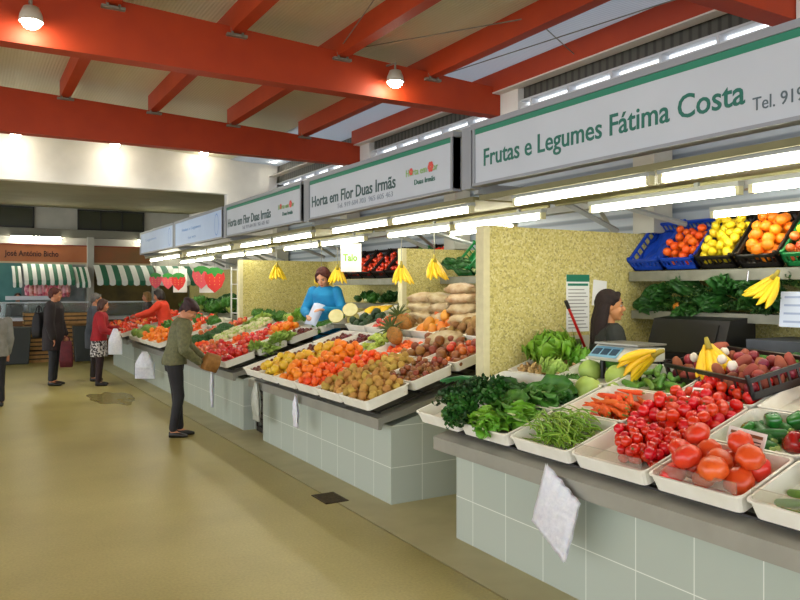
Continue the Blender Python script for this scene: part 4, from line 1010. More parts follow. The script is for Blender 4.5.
# ================================================================ COUNTER 3 and beyond
C3C = col(8.66, 6, .49)
rack(8.7, 11.6, 'dark stepped rack under the trays where the woman in green shops', 2.70, 4)
F3 = {}
for k in range(4):
    for c, (y0, y1) in enumerate(C3C):
        F3[k, c] = tray(2.68+.42*k, y0, y1, .757+.13*k, 'white plastic tray on the counter where the woman in green shops', 'white trays on the third counter')
def heap(fr, protos, n, r, lab, cat, h=.12): fill(protos, fr, n, r, lab, cat, cat + ' heap: ' + lab[:30], H1(h))
for c in (0, 1): fill(tomato, F3[0,c], 42, .038, 'loose red tomato on the near end of the counter the woman in green leans over', 'tomato', 'tomatoes before the woman in green', H1(.14))
fill(red_apple, F3[0,2], 40, .038, 'red-orange apple next to the hands of the woman in green', 'apple', 'apples by the woman in green', H1(.12))
fill(far_tomato, F3[1,1], 40, .038, 'red tomato behind the loose tomatoes, near the white celery', 'tomato', 'tomatoes by the celery', H1(.12))
fill(tangerine, F3[1,2], 34, .036, 'tangerine in the middle of the third counter', 'tangerine', 'tangerines of the third counter', H1(.12))
fill(far_tomato, F3[2,2], 28, .038, 'red tomato in the middle of the third counter', 'tomato', 'tomatoes of the middle rows', H1(.12))
fill(orange, F3[2,1], 30, .045, 'orange in the middle of the third counter', 'orange', 'oranges of the third counter', H1(.13))
fill(dark_fruit, F3[2,0], 60, .025, 'dark red fig between the celery and the blue-coated vendor', 'fig', 'figs of the third counter', H1(.1))
CAUL = mat('cauliflower_curd', 'e2dcb4', .7, 'cfc898', 20, bump=.8, bscale=60)
def cauli(name, m, m2, seed):
    o = obj(name, sphere(B(), (0, 0, .06), .075, (1, 1, .75), 18, 10, f=noisy(.28, 5, seed)), m, None, True); bm = B()
    for i in range(9): a = i*.7; leaf(bm, basis((cos(a), math.sin(a), .5)), .12, .05, .9, .25, 5, 4, .3, .9)
    solid(obj('leaves', bm, m2, o, True), .001); return o
CAU = [cauli('cauliflower', CAUL, LPALE, 3)]; BRO = [cauli('broccoli', mat('broccoli_floret', '2f5a22', .8, '1f4418', 40, bump=1, bscale=80), DGREEN, 8)]
CEL = [lying_head('celery_head', LPALE, .3, 14, 31, .03)]
g9 = [(.08, .1), (.22, .1), (.34, .12), (.08, .25), (.22, .26), (.34, .26), (.1, .4), (.22, .4), (.34, .4)]
scatter(CEL, F3[1,0], g9, 'pale endive or celery head near the corner tray of the third counter', 'celery', 'pale heads of the third counter', 1.0, yaw=-1.5)
scatter(CAU, F3[1,3], g9, 'cream cauliflower on the third counter', 'cauliflower', 'cauliflowers', 1.0)
scatter(CAU, F3[2,3], g9, 'cream cauliflower on the third counter', 'cauliflower', 'cauliflowers', 1.0)
scatter(CEL, F3[2,4], g9, 'pale celery head in the back of the third counter', 'celery', 'pale heads in the back rows', 1.0, yaw=-1.2)
scatter(BRO, F3[1,4], g9, 'dark green broccoli behind the woman in green', 'broccoli', 'broccoli', 1.15)
scatter(BRO, F3[0,4], g9, 'dark green broccoli behind the woman in green', 'broccoli', 'broccoli', 1.0)
fill(tangerine, F3[0,3], 30, .038, 'orange tangerine between the broccoli and the woman in green', 'tangerine', 'tangerines by the broccoli', H1(.15))
fill(potato, F3[0,5], 30, .04, 'brown potato hidden behind the woman in green', 'potato', 'potatoes behind the woman in green', H1(.12))
fill(red_apple, F3[2,5], 36, .04, 'red apple beyond the broccoli', 'apple', 'apples beyond the broccoli', H1(.15)); fill(red_apple, F3[1,5], 36, .04, 'red apple beyond the broccoli', 'apple', 'apples beyond the broccoli', H1(.12))
scatter([LETD], F3[3,3], [(.15, .15), (.2, .4)], 'dark green cabbage in the back row of the third counter', 'cabbage', 'dark cabbages in the back row', .9)
scatter([LETD], F3[3,4], [(.15, .15), (.2, .4)], 'dark green cabbage in the back row of the third counter', 'cabbage', 'dark cabbages in the back row', .9)
scatter([LETD], F3[3,5], [(.15, .15), (.2, .4)], 'dark green cabbage in the back row of the third counter', 'cabbage', 'dark cabbages in the back row', .9)
scatter([LETT2], F3[3,2], [(.12, .14), (.14, .38), (.32, .25)], 'pale frilly lettuce in front of the wide yellow partition', 'lettuce', 'pale lettuces by the wide partition', .9)
scatter([LETT], F3[3,1], [(.12, .14), (.14, .38), (.32, .25)], 'bright green lettuce on top, beside the vendor in blue', 'lettuce', 'bright lettuces by the vendor in blue', .95, .1)
scatter(cucumber, F3[3,0], [(x*.04+.04, y*.07+.06) for x in range(8) for y in range(5)], 'green cucumber in the tray before the vendor in blue', 'cucumber', 'cucumbers before the vendor in blue', 1.1, .04, yaw=.3)
# crates with goods behind the third counter
for i, (x, y, lab, pr, r_) in enumerate(((4.05, 8.2, 'white tray of dark onions left of the vendor in blue', dark_fruit, .025),)):
    pass
WMEL = mat('melon_flesh_pale', 'e6dfa8', .5, 'd8cf8c', 10)
for i, (x, y, z) in enumerate(((4.08, 8.52, 1.34), (4.24, 8.44, 1.42))):
    t = obj('cut_melon', lathe(B(), [(0, 0), (.055, .01), (.09, .04), (.098, .065), (0, .065)], 20), mat('melon_rind_outer', 'c9b860', .5), None, True); t.location = (x, y, z); t.rotation_euler = axes((-.5, -.75, .5), (0, 0, 1))
    obj('flesh', lathe(B(), [(0, .0655), (.093, .0655), (.093, .067), (0, .067)], 20), WMEL, t); tag(t, ['cut half of a pale melon in front of the vendor in blue, the left one', 'cut half of a pale melon in front of the vendor in blue, the right one'][i], 'cut melon')
tag(obj('melon_shelf', bx((3.98, 8.38, 1.22), (4.4, 8.62, 1.26)), STEELD), 'small raised shelf under the cut melons', 'shelf')
# counter 4
C4C = col(12.2, 5, .49)
rack(12.2, 14.7, 'dark stepped rack on the counter of the vendor in orange', 2.70, 3)
for k in range(3):
    for c, (y0, y1) in enumerate(C4C):
        fr = tray(2.68+.42*k, y0, y1, .757+.13*k, 'white plastic tray on the counter of the vendor in orange', 'white trays on the fourth counter')
        q = (k + c) % 5
        if k == 0 and c in (3, 4): scatter([melon[0], melon[1]], fr, [(.1, .12), (.12, .34), (.3, .14), (.3, .36)], 'round green melon at the front of the counter of the vendor in orange', 'melon', 'green melons', .95, .09)
        elif k == 0: fill(orange, fr, 22, .05, 'pale orange fruit on the counter beyond the woman in green', 'orange', 'pale oranges beyond the woman in green', H1(.12))
        elif q in (0, 3): mass(fr, 26, .045, H1(.12))
        elif q == 1: fill(tangerine, fr, 26, .045, 'orange fruit on the counter of the vendor in orange', 'orange', 'orange fruit of the vendor in orange', H1(.12))
        else: scatter([LETD], fr, [(.15, .15), (.2, .38)], 'green cabbage on the counter of the vendor in orange', 'cabbage', 'cabbages of the vendor in orange', .9)
C5C = col(15.4, 5, .47)
rack(15.4, 17.7, 'dark stepped rack on the farthest counter', 2.70, 3)
for k in range(3):
    for c, (y0, y1) in enumerate(C5C):
        fr = tray(2.68+.42*k, y0, y1, .757+.13*k, 'white plastic tray on the farthest counter', 'white trays on the farthest counter')
        if (k*2 + c) % 4 == 3: fill(orange, fr, 14, .055, 'orange on the farthest counter', 'orange', 'oranges of the farthest counter', H1(.15))
        else: mass(fr, 20, .05, H1(.15), 1.15)
# ================================================================ hanging bananas, shelves of stalls 2 and 3
for i, (px, Xb, y, z, rz_, lab) in enumerate(((0, 4.3, 12.1-.9, 2.10, 60, 'banana bunch hanging in front of the wide yellow partition'), (0, 4.2, 9.25, 1.98, 75, 'banana bunch hanging above the vendor in blue, the left one'), (0, 4.25, 8.85, 2.0, -60, 'banana bunch hanging next to the white paper sign'), (0, 4.2, 7.1, 1.98, 20, 'banana bunch hanging above the tomato shelf'), (0, 4.15, 6.35, 2.02, 80, 'banana bunch hanging in front of the narrow partition'))):
    place(BUN, (Xb, y, z), (0, 0, R(-20 + rz_*.2)), 1.3 if i else 1.45, lab, 'banana bunch')
    o = obj('string', tube(B(), [(Xb, y, z+.03), (Xb, y, 2.40)], .004, 5), MATS['hook'] if 'hook' in MATS else STEELD); tag(o, 'thin cord holding the ' + lab.replace('banana bunch hanging', 'bananas')[:70], 'cord')
t = obj('paper_sign', bx((-.003, -.13, 0), (.003, .13, .36)), PAPER); t.location = (4.2, 8.35, 1.93); t.rotation_euler = (0, 0, R(62)); tag(t, 'white paper sign with green writing hanging beside the bananas', 'sign')
text('lettering', 'Talo', mat('leaf_green_print', '7fb22c', .6), t, (-.004, .10, .14), FACE, .12, .18, .004)
o = obj('string', tube(B(), [(4.2, 8.35, 2.28), (4.2, 8.35, 2.40)], .004, 5), STEELD); tag(o, 'thin cord holding the white paper sign', 'cord')
shelf(5.0, 7.55, 1.86, 'steel shelf with green crates and tomatoes behind the potato bags')
shelf(7.7, 10.6, 1.86, 'steel shelf with crates of tomatoes behind the vendor in blue')
shelf(7.7, 10.6, 1.50, 'lower steel shelf of greens behind the vendor in blue', 5.05, .07)
for i, (y, m, pr) in enumerate(((5.9, GREENP, far_tomato), (6.3, BLACKP, far_tomato), (6.95, GREENP, None))):
    fr = crate(5.10, y, 1.868, ['green crate of tomatoes on the shelf behind the potato bags', 'black crate of tomatoes on the shelf behind the potato bags', 'empty green crate on the shelf beside the narrow partition'][i], m, L=.47, W=.325, tilt=.8)
    if pr: mass((fr[0], .44, fr[2], fr[3]), 40, .036, lambda u, v: .12, .9)
scatter(HEAD[2:3], (Matrix.Translation((5.1, 6.95, 1.87)),), [(0, 0), (.12, .15), (.05, .3)], 'bundle of leafy greens at the left end of the second shelf', 'leafy greens', 'greens on the second shelf', .8, yaw=2.2)
for i in range(7):
    y = 7.75 + i*.40
    fr = crate(5.10, y, 1.868, 'black crate of tomatoes on the shelf behind the vendor in blue', BLACKP if i != 1 else GREENP, L=.47, W=.36, tilt=.8, grp='crates behind the vendor in blue')
    if i == 1: o_ = sc.objects[-1]
    mass((fr[0], .44, fr[2], fr[3]), 34, .036, lambda u, v: .12, .9)
for i in range(9):
    place([LETD, HEAD[2], BRO[0]][i % 3], (5.2, 7.9+i*.28, 1.52), (.2, -.3, i), .85, 'green leafy vegetable on the lower shelf behind the vendor in blue', 'leafy greens', 'greens behind the vendor in blue')
for i in range(0): place(far_tomato[0], (5.12+.05*(i % 2), 7.72+.08*i, 1.56), (0, 0, i), 1.3, 'red tomato at the near end of the lower shelf behind the vendor in blue', 'tomato', 'tomatoes on the lower shelf')
# lattice shelf tower and strawberry cut-outs
def lattice():
    t = thing('wire_display_stand', 'white wire display stand left of the wide yellow partition', 'display stand', (4.0, 12.25, 0))
    for x, y in ((0, 0), (.3, 0), (0, .35), (.3, .35)): obj('upright', tube(B(), [(x, y, 0), (x, y, 2.1)], .014, 6), mat('wire_white', 'd8dad4', .4), t)
    for k in range(8):
        bm = B(); z = .3 + k*.25
        for a, b in (((0, 0), (.3, 0)), ((0, 0), (0, .35)), ((.3, 0), (.3, .35)), ((0, .35), (.3, .35))): tube(bm, [(a[0], a[1], z), (b[0], b[1], z)], .008, 5)
        for j in range(1, 5): tube(bm, [(.06*j, 0, z), (.06*j, .35, z)], .005, 5)
        obj('wire_shelf', bm, MATS['wire_white'], t)
lattice()
STR = mat('strawberry_card_red', 'd8261c', .5); STP = mat('strawberry_card_pink', 'e0505a', .5); STG = mat('strawberry_card_green', '2f8f2c', .5)
def strawb(x, y, z, s, m, lab):
    pts = [(0, -.5), (.28, -.25), (.42, .1), (.38, .32), (.2, .42), (0, .38), (-.2, .42), (-.38, .32), (-.42, .1), (-.28, -.25)]
    o = obj('strawberry_decoration', prism(B(), [(a*s, b*s) for a, b in pts], -.01, .01, ax='X'), m); o.location = (x, y, z); o.rotation_euler = (0, 0, R(68)); bm = B()
    lp = [(-.36, .44), (-.3, .26), (-.12, .32), (0, .14), (.12, .32), (.3, .26), (.36, .44), (.12, .56), (-.12, .56)]
    prism(bm, [(a*s, b*s) for a, b in lp], -.016, .016, ax='X'); obj('leaf_cap', bm, STG, o); bm = B()
    for k in range(9): sphere(bm, (-.012, (-.2+.2*(k % 3))*s, (-.15+.14*(k//3))*s), .008, (.3, .6, 1), 6, 4)
    obj('seed', bm, mat('seed_yellow', 'f0d060', .6), o)['kind'] = 'stuff'
    tag(o, lab, 'decoration')
    c_ = obj('string', tube(B(), [(x, y, z+.5*s), (x, y, 2.46)], .003, 4), STEELD); tag(c_, 'thin cord holding the ' + lab[:60], 'cord')
strawb(3.75, 12.75, 1.86, .42, STR, 'big red strawberry cut-out with green leaves, the largest')
strawb(3.75, 13.6, 1.92, .40, STP, 'big pink strawberry cut-out beside the largest red one')
strawb(3.75, 15.3, 1.86, .34, STR, 'small red strawberry cut-out in the middle')
strawb(3.75, 16.2, 1.88, .32, STP, 'small pink strawberry cut-out with a pale bag behind')
strawb(3.75, 17.4, 1.9, .34, STP, 'pink strawberry cut-out at the far end of the sign row')
for i, (y, lab) in enumerate(((13.6, 'white poster sheet hanging between the two biggest strawberries'), (15.6, 'white poster sheet hanging left of the pink strawberry'))):
    o = obj('poster_sheet', bx((-.003, 0, 0), (.003, .28, .5)), PAPER); o.location = (4.0, y, 1.65); o.rotation_euler = (0, 0, R(68)); tag(o, lab, 'poster')
    tag(obj('string', tube(B(), [(3.87, y+.05, 2.14), (3.87, y+.05, 2.46)], .003, 4), STEELD), 'thin cord of the ' + lab[:50], 'cord')
# plants and dark goods behind the far counters
for i in range(14):
    place([LETD, BRO[0], HEAD[2]][i % 3], (4.3+.25*(i % 3), 12.6+.34*i, 1.22+.1*(i % 2)), (.1, -.2, i*1.1), 1.6, 'green leafy plant on the rear shelf of the far stalls', 'leafy greens', 'greens on the rear shelf of the far stalls')
tag(obj('far_shelf', bx((4.05, 12.45, 1.12), (5.2, 17.6, 1.18)), STEELD), 'long rear shelf behind the far counters', 'shelf')
tag(obj('closing_board', bx((4.1, 12.5, 0), (4.14, 17.5, 1.12)), DARKW), 'dark board closing the rear shelf of the far stalls', 'board')
# dark crate stack in the gap between counters 2 and 3
for i in range(4):
    crate(3.0, 8.12, .02+.16*i, 'dark plastic crate stacked in the gap beside the greyish bag', BLACKP, L=.5, W=.36, Hh=.15, tilt=0, grp='crates stacked in the gap')
# ================================================================ FAR STALLS
AW = mat('awning_white', 'e8ece6', .7); AG = mat('awning_green', '1f6a4c', .7)
TEAL = mat('teal_panel', '4f8f8a', .5, '437f7c', 3)
def far_stall(x0, x1, board, label, txt=None, grp='far stalls'):
    t = thing('shop_sign', label, 'sign', (x0, 20.88, 2.42))
    obj('board', bx((0, 0, 0), (x1-x0, .06, .42)), board, t); obj('trim', bx((0, -.01, .42), (x1-x0, .06, .45)), mat('sign_red_trim', '8a2a14', .5), t)
    obj('trim', bx((0, -.01, -.04), (x1-x0, .06, 0)), mat('cream_trim', 'c8b894', .6), t)
    if txt: text('lettering', txt, mat('lettering_brown', '3a160c', .5), t, (px_x(5)-x0, -.004, .14), (R(90), 0, 0), .2, px_x(59)-px_x(5), .004)
def px_x(px, Y=20.9): l = (px-400)/737; rx = l*.8616+.5075; ry = -l*.5075+.8616; return Y*rx/ry
ob = mat('orange_board', 'c07a4c', .5, 'a85a28', .8)
far_stall(-2.2, px_x(87), ob, 'orange-brown shop sign reading José António Bicho at the far wall', 'José António Bicho')
far_stall(px_x(93), px_x(150), mat('orange_board_dark', '9a5a30', .5, '7d5a34', 1.5), 'orange-brown shop sign beside the white pillar, partly hidden by the blue boards')
for px, lab in ((90, 'between the two orange shop signs'), (155, 'right of the second orange shop sign')):
    struct('wall_pillar_far', bx((px_x(px)-.08, 20.75, 0), (px_x(px)+.08, 20.95, 3.08)), OFFW)
def awning(x0, x1, z0, lab, y0=20.75, dep=.75, n=None, drop=.42):
    t = thing('striped_awning', lab, 'awning', (x0, y0, z0)); Wd = x1-x0; n = n or max(3, round(Wd/.155)); 
    for mi, m in ((0, AW), (1, AG)):
        bm = B()
        for k in range(n):
            if k % 2 != mi: continue
            a = Wd*k/n; b = Wd*(k+1)/n
            def fn(u, v): return (a+(b-a)*v, -dep*u, -drop*(u**1.3))
            sheet(bm, fn, 6, 1)
            sheet(bm, lambda u, v: (a+(b-a)*v, -dep-.005, -drop-.13*u*(1-.25*abs(2*v-1)**2)), 2, 4)
        solid(obj('white_stripes' if mi == 0 else 'green_stripes', bm, m, t), .004)
    return t
awning(px_x(22), px_x(71), 2.36, 'green and white striped awning over the meat counter', n=12)
awning(px_x(72), px_x(86), 2.30, 'short green and white awning beside the white pillar', n=5)
awning(px_x(92), px_x(150), 2.36, 'green and white striped awning right of the white pillar')
awning(px_x(152), px_x(188), 2.36, 'green and white striped awning behind the strawberry decorations')
awning(px_x(11), px_x(20), 2.30, 'narrow striped awning piece on the teal panel', n=3)
# butcher's counter
tag(obj('teal_wall_panel', bx((-3, 21.1, 0), (px_x(22), 21.18, 2.4)), TEAL), 'teal green panel at the left of the far wall', 'panel')
tag(obj('stall_back_panel', bx((px_x(22), 21.12, 0), (px_x(86), 21.19, 2.35)), mat('butcher_back', '8b9494', .5, '6f7a7a', 3)), 'grey back panel behind the hanging meat', 'panel')
tag(obj('stall_back_panel', bx((px_x(92), 21.12, 0), (px_x(190), 21.19, 2.35)), mat('olive_back', '6a5a28', .7, '4a4020', 3)), 'dark olive back panel right of the white pillar', 'panel')
tag(obj('meat_rail', tube(B(), [(px_x(24), 20.6, 1.88), (px_x(70), 20.6, 1.88)], .02, 8), STEEL), 'steel rail from which the meat hangs', 'rail')
PK = mat('raw_meat', 'd8626e', .5, 'f0b0b0', 9, amt=.4, rand=.4)
MEAT = [obj('hanging_meat', sphere(B(), (0, 0, -.22), .2, (.45, .4, 1), 12, 8, f=noisy(.4, 2.2, 4+i)), PK, None, True) for i in range(3)]
for i in range(11):
    place(MEAT[i % 3], (px_x(26.5+4*i), 20.6, 1.87), (0, 0, i), random.uniform(.75, 1.0), 'pink piece of meat hanging under the striped awning', 'meat', 'hanging meat')
def meatcounter(x0, x1, lab):
    t = thing('display_counter', lab, 'counter', (x0, 20.0, 0)); Wd = x1-x0
    obj('base', bx((0, 0, 0), (Wd, .7, .95)), mat('case_brown', '7a5226', .5, '6a4620', 2), t)
    obj('white_ledge', bx((-.02, -.05, .95), (Wd+.02, .7, 1.03)), mat('ledge_white', 'd8dce0', .3), t)
    obj('glass', bx((0, .0, 1.03), (Wd, .02, 1.38)), mat('case_glass', 'e8f4f4', .05, trans=.9), t); obj('top_shelf', bx((0, 0, 1.38), (Wd, .3, 1.41)), mat('ledge_white2', 'c8d0d4', .3), t)
meatcounter(-2.0, px_x(84), 'white-topped meat display counter with brown front under the awning')
meatcounter(px_x(93), px_x(150), 'dark brown shop counter right of the white pillar')
tag(obj('work_surface', bx((px_x(5), 20.5, 1.45), (px_x(50), 20.75, 1.55)), mat('butcher_white', 'cdd3d8', .3)), 'white shelf behind the meat display', 'shelf')
# crates and bins in front of it
def slat_crate(x, y, z, Wd, D, Hh, lab, grp=None):
    t = thing('wooden_crate', lab, 'crate', (x, y, z), group=grp); n = max(2, round(Hh/.09))
    for k in range(n):
        zz = k*Hh/n
        obj('slat', box(box(box(bx((0, 0, zz), (Wd, .02, zz+.065)), (0, D-.02, zz), (Wd, D, zz+.065)), (0, 0, zz), (.02, D, zz+.065)), (Wd-.02, 0, zz), (Wd, D, zz+.065)), WOOD, t)
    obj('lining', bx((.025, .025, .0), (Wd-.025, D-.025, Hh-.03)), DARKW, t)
    return t
for r_ in range(4):
    slat_crate(px_x(24, 19.2), 19.2, r_*.3, .75, .5, .29, 'slatted wooden crate in the stack left of the man in the dark coat', 'stacked wooden crates')
    slat_crate(px_x(24, 19.2)+.8, 19.15, r_*.3, .75, .5, .29, 'slatted wooden crate in the stack left of the man in the dark coat', 'stacked wooden crates')
for r_ in range(3): slat_crate(px_x(66, 19.4), 19.3, r_*.34, .5, .5, .33, 'slatted wooden crate in the stack right of the maroon bag', 'wooden crates right of the man')
tag(bevel(obj('waste_bin', prism(B(), [(0, 0), (.5, 0), (.56, .85), (-.05, .85)], 0, .5), mat('bin_dark', '2c3230', .5)), .02), 'dark bin between the man in the coat and the woman in red', 'bin').location = (px_x(75, 19), 18.9, 0)
tag(bevel(obj('waste_bin', prism(B(), [(0, 0), (.5, 0), (.56, .85), (-.05, .85)], 0, .5), MATS['bin_dark']), .02), 'dark bin at the left edge beside the wooden crates', 'bin').location = (px_x(4, 19), 18.9, 0)
tag(obj('low_kerb', bx((-2.0, 19.75, 0), (px_x(86), 19.95, .08)), OFFW), 'low kerb in front of the meat counter', 'kerb')
for px in (25, 140):
    t = thing('fluorescent_strip', ['lit tube under the ledge above the José António Bicho sign', 'lit tube under the ledge behind the pale blue boards'][px > 100], 'lamp', (px_x(11 if px < 100 else 138), 20.86, 3.03))
    obj('tube', tube(B(), [(0, 0, 0), (1.15, 0, 0)], .03, 8), mat('far_tube', 'fffbe6', .3, emit=40), t); obj('fixture', bx((0, -.03, .03), (1.15, .09, .06)), GREYP, t)
# ================================================================ LAST OF THE TOMATOES: one mass
def build_mass():
    bm = B()
    for M, s in MASS:
        Q = (M.to_3x3() @ Euler((random.uniform(0, 6), random.uniform(0, 6), 0)).to_matrix()).to_4x4()
        sphere(bm, M.translation, .036*s, (1, 1, .88), 9, 6, M=Q)
    o = obj('tomatoes', bm, mat('mass_tomato_skin', 'dc2a14', .25, 'e8501c', 9, coat=.3), None, True)
    tag(o, 'small red tomatoes heaped on the farthest counters and in the far shelf crates', 'tomatoes', kind='stuff')
build_mass()
# ================================================================ PEOPLE
def sections(bm, secs, seg=20, caps=True):
    """closed body of ellipses: (centre, half width, half depth, right vector, tilt-normal)"""
    ls = []
    for c, a, b, rt_, nr in secs:
        rt_ = Vector(rt_).normalized(); nr = Vector(nr).normalized(); fw = nr.cross(rt_).normalized()
        ls.append([Vector(c) + rt_*a*cos(2*pi*k/seg) + fw*b*math.sin(2*pi*k/seg) for k in range(seg)])
    return loops(bm, ls, caps, caps)
def limb(bm, pts, rs, seg=12):
    """tapered limb with round ends"""
    P_ = []; Rr = []; pts = [Vector(p) for p in pts]
    for i in range(len(pts)-1):
        for k in range(5):
            t = k/5; P_.append(pts[i].lerp(pts[i+1], t)); Rr.append(rs[i]+(rs[i+1]-rs[i])*(t*t*(3-2*t)))
    P_.append(pts[-1]); Rr.append(rs[-1]); tube(bm, P_, Rr, seg)
    for p, r in zip(pts, rs): sphere(bm, p, r, (1, 1, 1), 10, 7)
WS = bpy.data.scenes.new('workbench'); WB = bpy.data.objects.new('workpiece', bpy.data.meshes.new('workpiece')); WS.collection.objects.link(WB)
def fuse(name, bm, vox, m, parent, smooth=4, disp=0, seed=0):
    me = bpy.data.meshes.new('raw'); bm.to_mesh(me); bm.free(); o = WB
    o.data = me; o.modifiers.clear(); md = o.modifiers.new('r', 'REMESH'); md.mode = 'VOXEL'; md.voxel_size = vox
    ms = o.modifiers.new('s', 'SMOOTH'); ms.iterations = smooth; ms.factor = .5
    vl = WS.view_layers[0]; vl.update(); m2 = bpy.data.meshes.new_from_object(o.evaluated_get(vl.depsgraph))
    if disp:
        nn = [v.normal.copy() for v in m2.vertices]; cc = [v.co.copy() for v in m2.vertices]
        for v, q, vn in zip(m2.vertices, cc, nn):
            n = NZ.noise(Vector((q.x*9+seed, q.y*9, q.z*5))) + .5*NZ.noise(Vector((q.x*22, q.y*22+seed, q.z*11)))
            v.co = q + vn * n * disp
    m2.name = name; m2.shade_smooth(); m2.materials.clear(); m2.materials.append(m)
    r = link(bpy.data.objects.new(name, m2)); r.parent = parent; return r
V = Vector
def person(name_lab, loc, head_deg, H=1.65, lean=0, bow=0, headyaw=0, armL=None, armR=None, legs=None, top=None, bottom=None, shoe=None, hair=None, skin=None, coat=None, skirt=None, vox=.008, face=True, bulk=1.0, neckline=None, sleeve=1.0):
    """local frame: +Y forward, +X to the person's right, metres at 1.65 m height"""
    t = thing('person', name_lab, 'person', loc, (0, 0, R(head_deg-90))); s = H/1.65; t.scale = (s, s, s)
    skin = skin or mat('skin', 'c98a66', .5, 'c08058', 12, sss=.1)
    ln = R(lean)
    def sp(h, y=0, x=0):      # point on the leaning spine at height h
        d = h - .93
        return V((x, y*cos(ln) + d*math.sin(ln), .93 + d*cos(ln) - y*math.sin(ln))) if d > 0 else V((x, y, h))
    up = V((0, math.sin(ln), cos(ln))); rx = V((1, 0, 0)); bw = bulk
    sh = {+1: sp(1.345, 0, .165*bw), -1: sp(1.345, 0, -.165*bw)}
    arms = {}
    for sd, a in ((1, armR), (-1, armL)):
        if a is None: a = ((sd*.22, .02, 1.07), (sd*.21, .10, .84))
        arms[sd] = (V(a[0]), V(a[1]))
    legs = legs or {1: ((.09, .02, .49), (.09, -.01, .09), .1), -1: ((-.09, .02, .49), (-.09, -.01, .09), -.1)}
    bm = B()
    sections(bm, [(sp(.80), .13, .095, rx, (0, 0, 1)), (sp(.90), .158, .11, rx, (0, 0, 1)), (sp(1.0), .14, .10, rx, up), (sp(1.08), .125, .092, rx, up), (sp(1.2), .142, .10, rx, up), (sp(1.30, .005), .155, .098, rx, up), (sp(1.37), .12, .075, rx, up), (sp(1.405), .06, .055, rx, up)])
    for sd in (1, -1):
        e, wv = arms[sd]; limb(bm, [sh[sd], e, wv], [.05, .04, .026])
        # hand: palm, four fingers, thumb
        d = (wv-e).normalized(); side = d.cross(V((0, 0, 1))); side = side.normalized() if side.length > .2 else V((1, 0, 0))
        nrm = side.cross(d).normalized(); pc = wv + d*.045
        sections(bm, [(wv, .024, .018, side, d), (wv+d*.03, .034, .015, side, d), (wv+d*.075, .038, .013, side, d), (wv+d*.088, .03, .009, side, d)], 10)
        for k in range(4):
            b0 = wv + d*.08 + side*(.0285-.019*k); fl = (.068, .078, .072, .055)[k]
            p1 = b0 + d*fl*.5 - nrm*fl*.12; p2 = p1 + d*fl*.3 - nrm*fl*.32
            limb(bm, [b0, p1, p2], [.0088, .0082, .007], 7)
        tb = wv + d*.025 + side*(.03*-sd); limb(bm, [tb, tb + d*.03 - side*sd*.022 - nrm*.01, tb + d*.06 - side*sd*.026 - nrm*.02], [.011, .0095, .008], 7)
        kn, an, toe = legs[sd]; kn = V(kn); an = V(an)
        limb(bm, [V((sd*.085, 0, .86)), kn, an], [.085, .052, .036])
        fd = V((math.sin(toe), cos(toe), 0))
        limb(bm, [an + V((0, 0, -.02)), an + fd*.06 + V((0, 0, -.05)), an + fd*.14 + V((0, 0, -.065))], [.034, .03, .022], 9)
    # neck and head
    nb = sp(1.38); yw = R(headyaw); bo = R(bow) + ln*.5
    hf = V((math.sin(-yw)*cos(bo)*-1, cos(yw)*cos(bo), -math.sin(bo))).normalized(); hr = hf.cross(V((0, 0, 1))).normalized(); hu = hr.cross(hf).normalized()
    hc = sp(1.46) + up*.01 + hf*.015 + hu*.065
    HM = Matrix((hr, hf, hu)).transposed()
    def hp(x, y, z): return hc + HM @ V((x, y, z))
    limb(bm, [nb, hp(0, -.02, -.075)], [.052, .048])
    sphere(bm, hp(0, -.012, .02), 1, (.074, .092, .088), 18, 12, M=HM.to_4x4())
    sphere(bm, hp(0, .022, -.035), 1, (.058, .062, .075), 16, 10, M=HM.to_4x4())
    sphere(bm, hp(0, .058, -.088), .026, (1.1, .9, .8), 10, 7, M=HM.to_4x4())
    limb(bm, [hp(0, .08, .008), hp(0, .098, -.022), hp(0, .088, -.032)], [.008, .0125, .010], 8)
    sphere(bm, hp(0, .078, -.060), 1, (.024, .012, .010), 10, 6, M=HM.to_4x4())
    sphere(bm, hp(.03, .066, .024), 1, (.02, .012, .009), 8, 6, M=HM.to_4x4()); sphere(bm, hp(-.03, .066, .024), 1, (.02, .012, .009), 8, 6, M=HM.to_4x4())
    sphere(bm, hp(.034, .062, -.03), 1, (.02, .02, .022), 8, 6, M=HM.to_4x4()); sphere(bm, hp(-.034, .062, -.03), 1, (.02, .02, .022), 8, 6, M=HM.to_4x4())
    for sd in (1, -1): sphere(bm, hp(sd*.072, -.012, -.01), 1, (.01, .02, .032), 8, 6, M=HM.to_4x4())
    body = fuse('body', bm, vox, skin, t, 3)
    if face:
        for sd in (1, -1):
            e = obj('eye', sphere(B(), hp(sd*.031, .069, .004), .0110, (1, 1, .8), 10, 7), mat('eye_white', '9a8c80', .2), t, True)
            obj('iris', sphere(B(), hp(sd*.031, .078, .004), .0060, (1, .5, 1), 8, 6), mat('iris_dark', '21150e', .15), e, True)
            obj('eyebrow', tube(B(), [hp(sd*.014, .083, .024), hp(sd*.032, .080, .030), hp(sd*.05, .066, .025)], [.0025, .0035, .002], 6), hair[0], t, True)
        obj('lips', box(B(), (0, 0, 0), (0, 0, 0)) if False else sphere(B(), hp(0, .087, -.060), 1, (.02, .006, .007), 12, 6, M=HM.to_4x4()), mat('lips', 'a04a40', .4), t, True)
    # hair: (material, style, length)
    hm, style, hl = hair; bm = B()
    sphere(bm, hp(0, -.028, .034), 1, (.088, .092, .092), 20, 12, M=HM.to_4x4())
    for v in list(bm.verts):
        q = HM.transposed() @ (v.co - hc)
        if q.y > .048 and q.z < .055: v.co -= (HM @ V((0, q.y-.048, 0)))
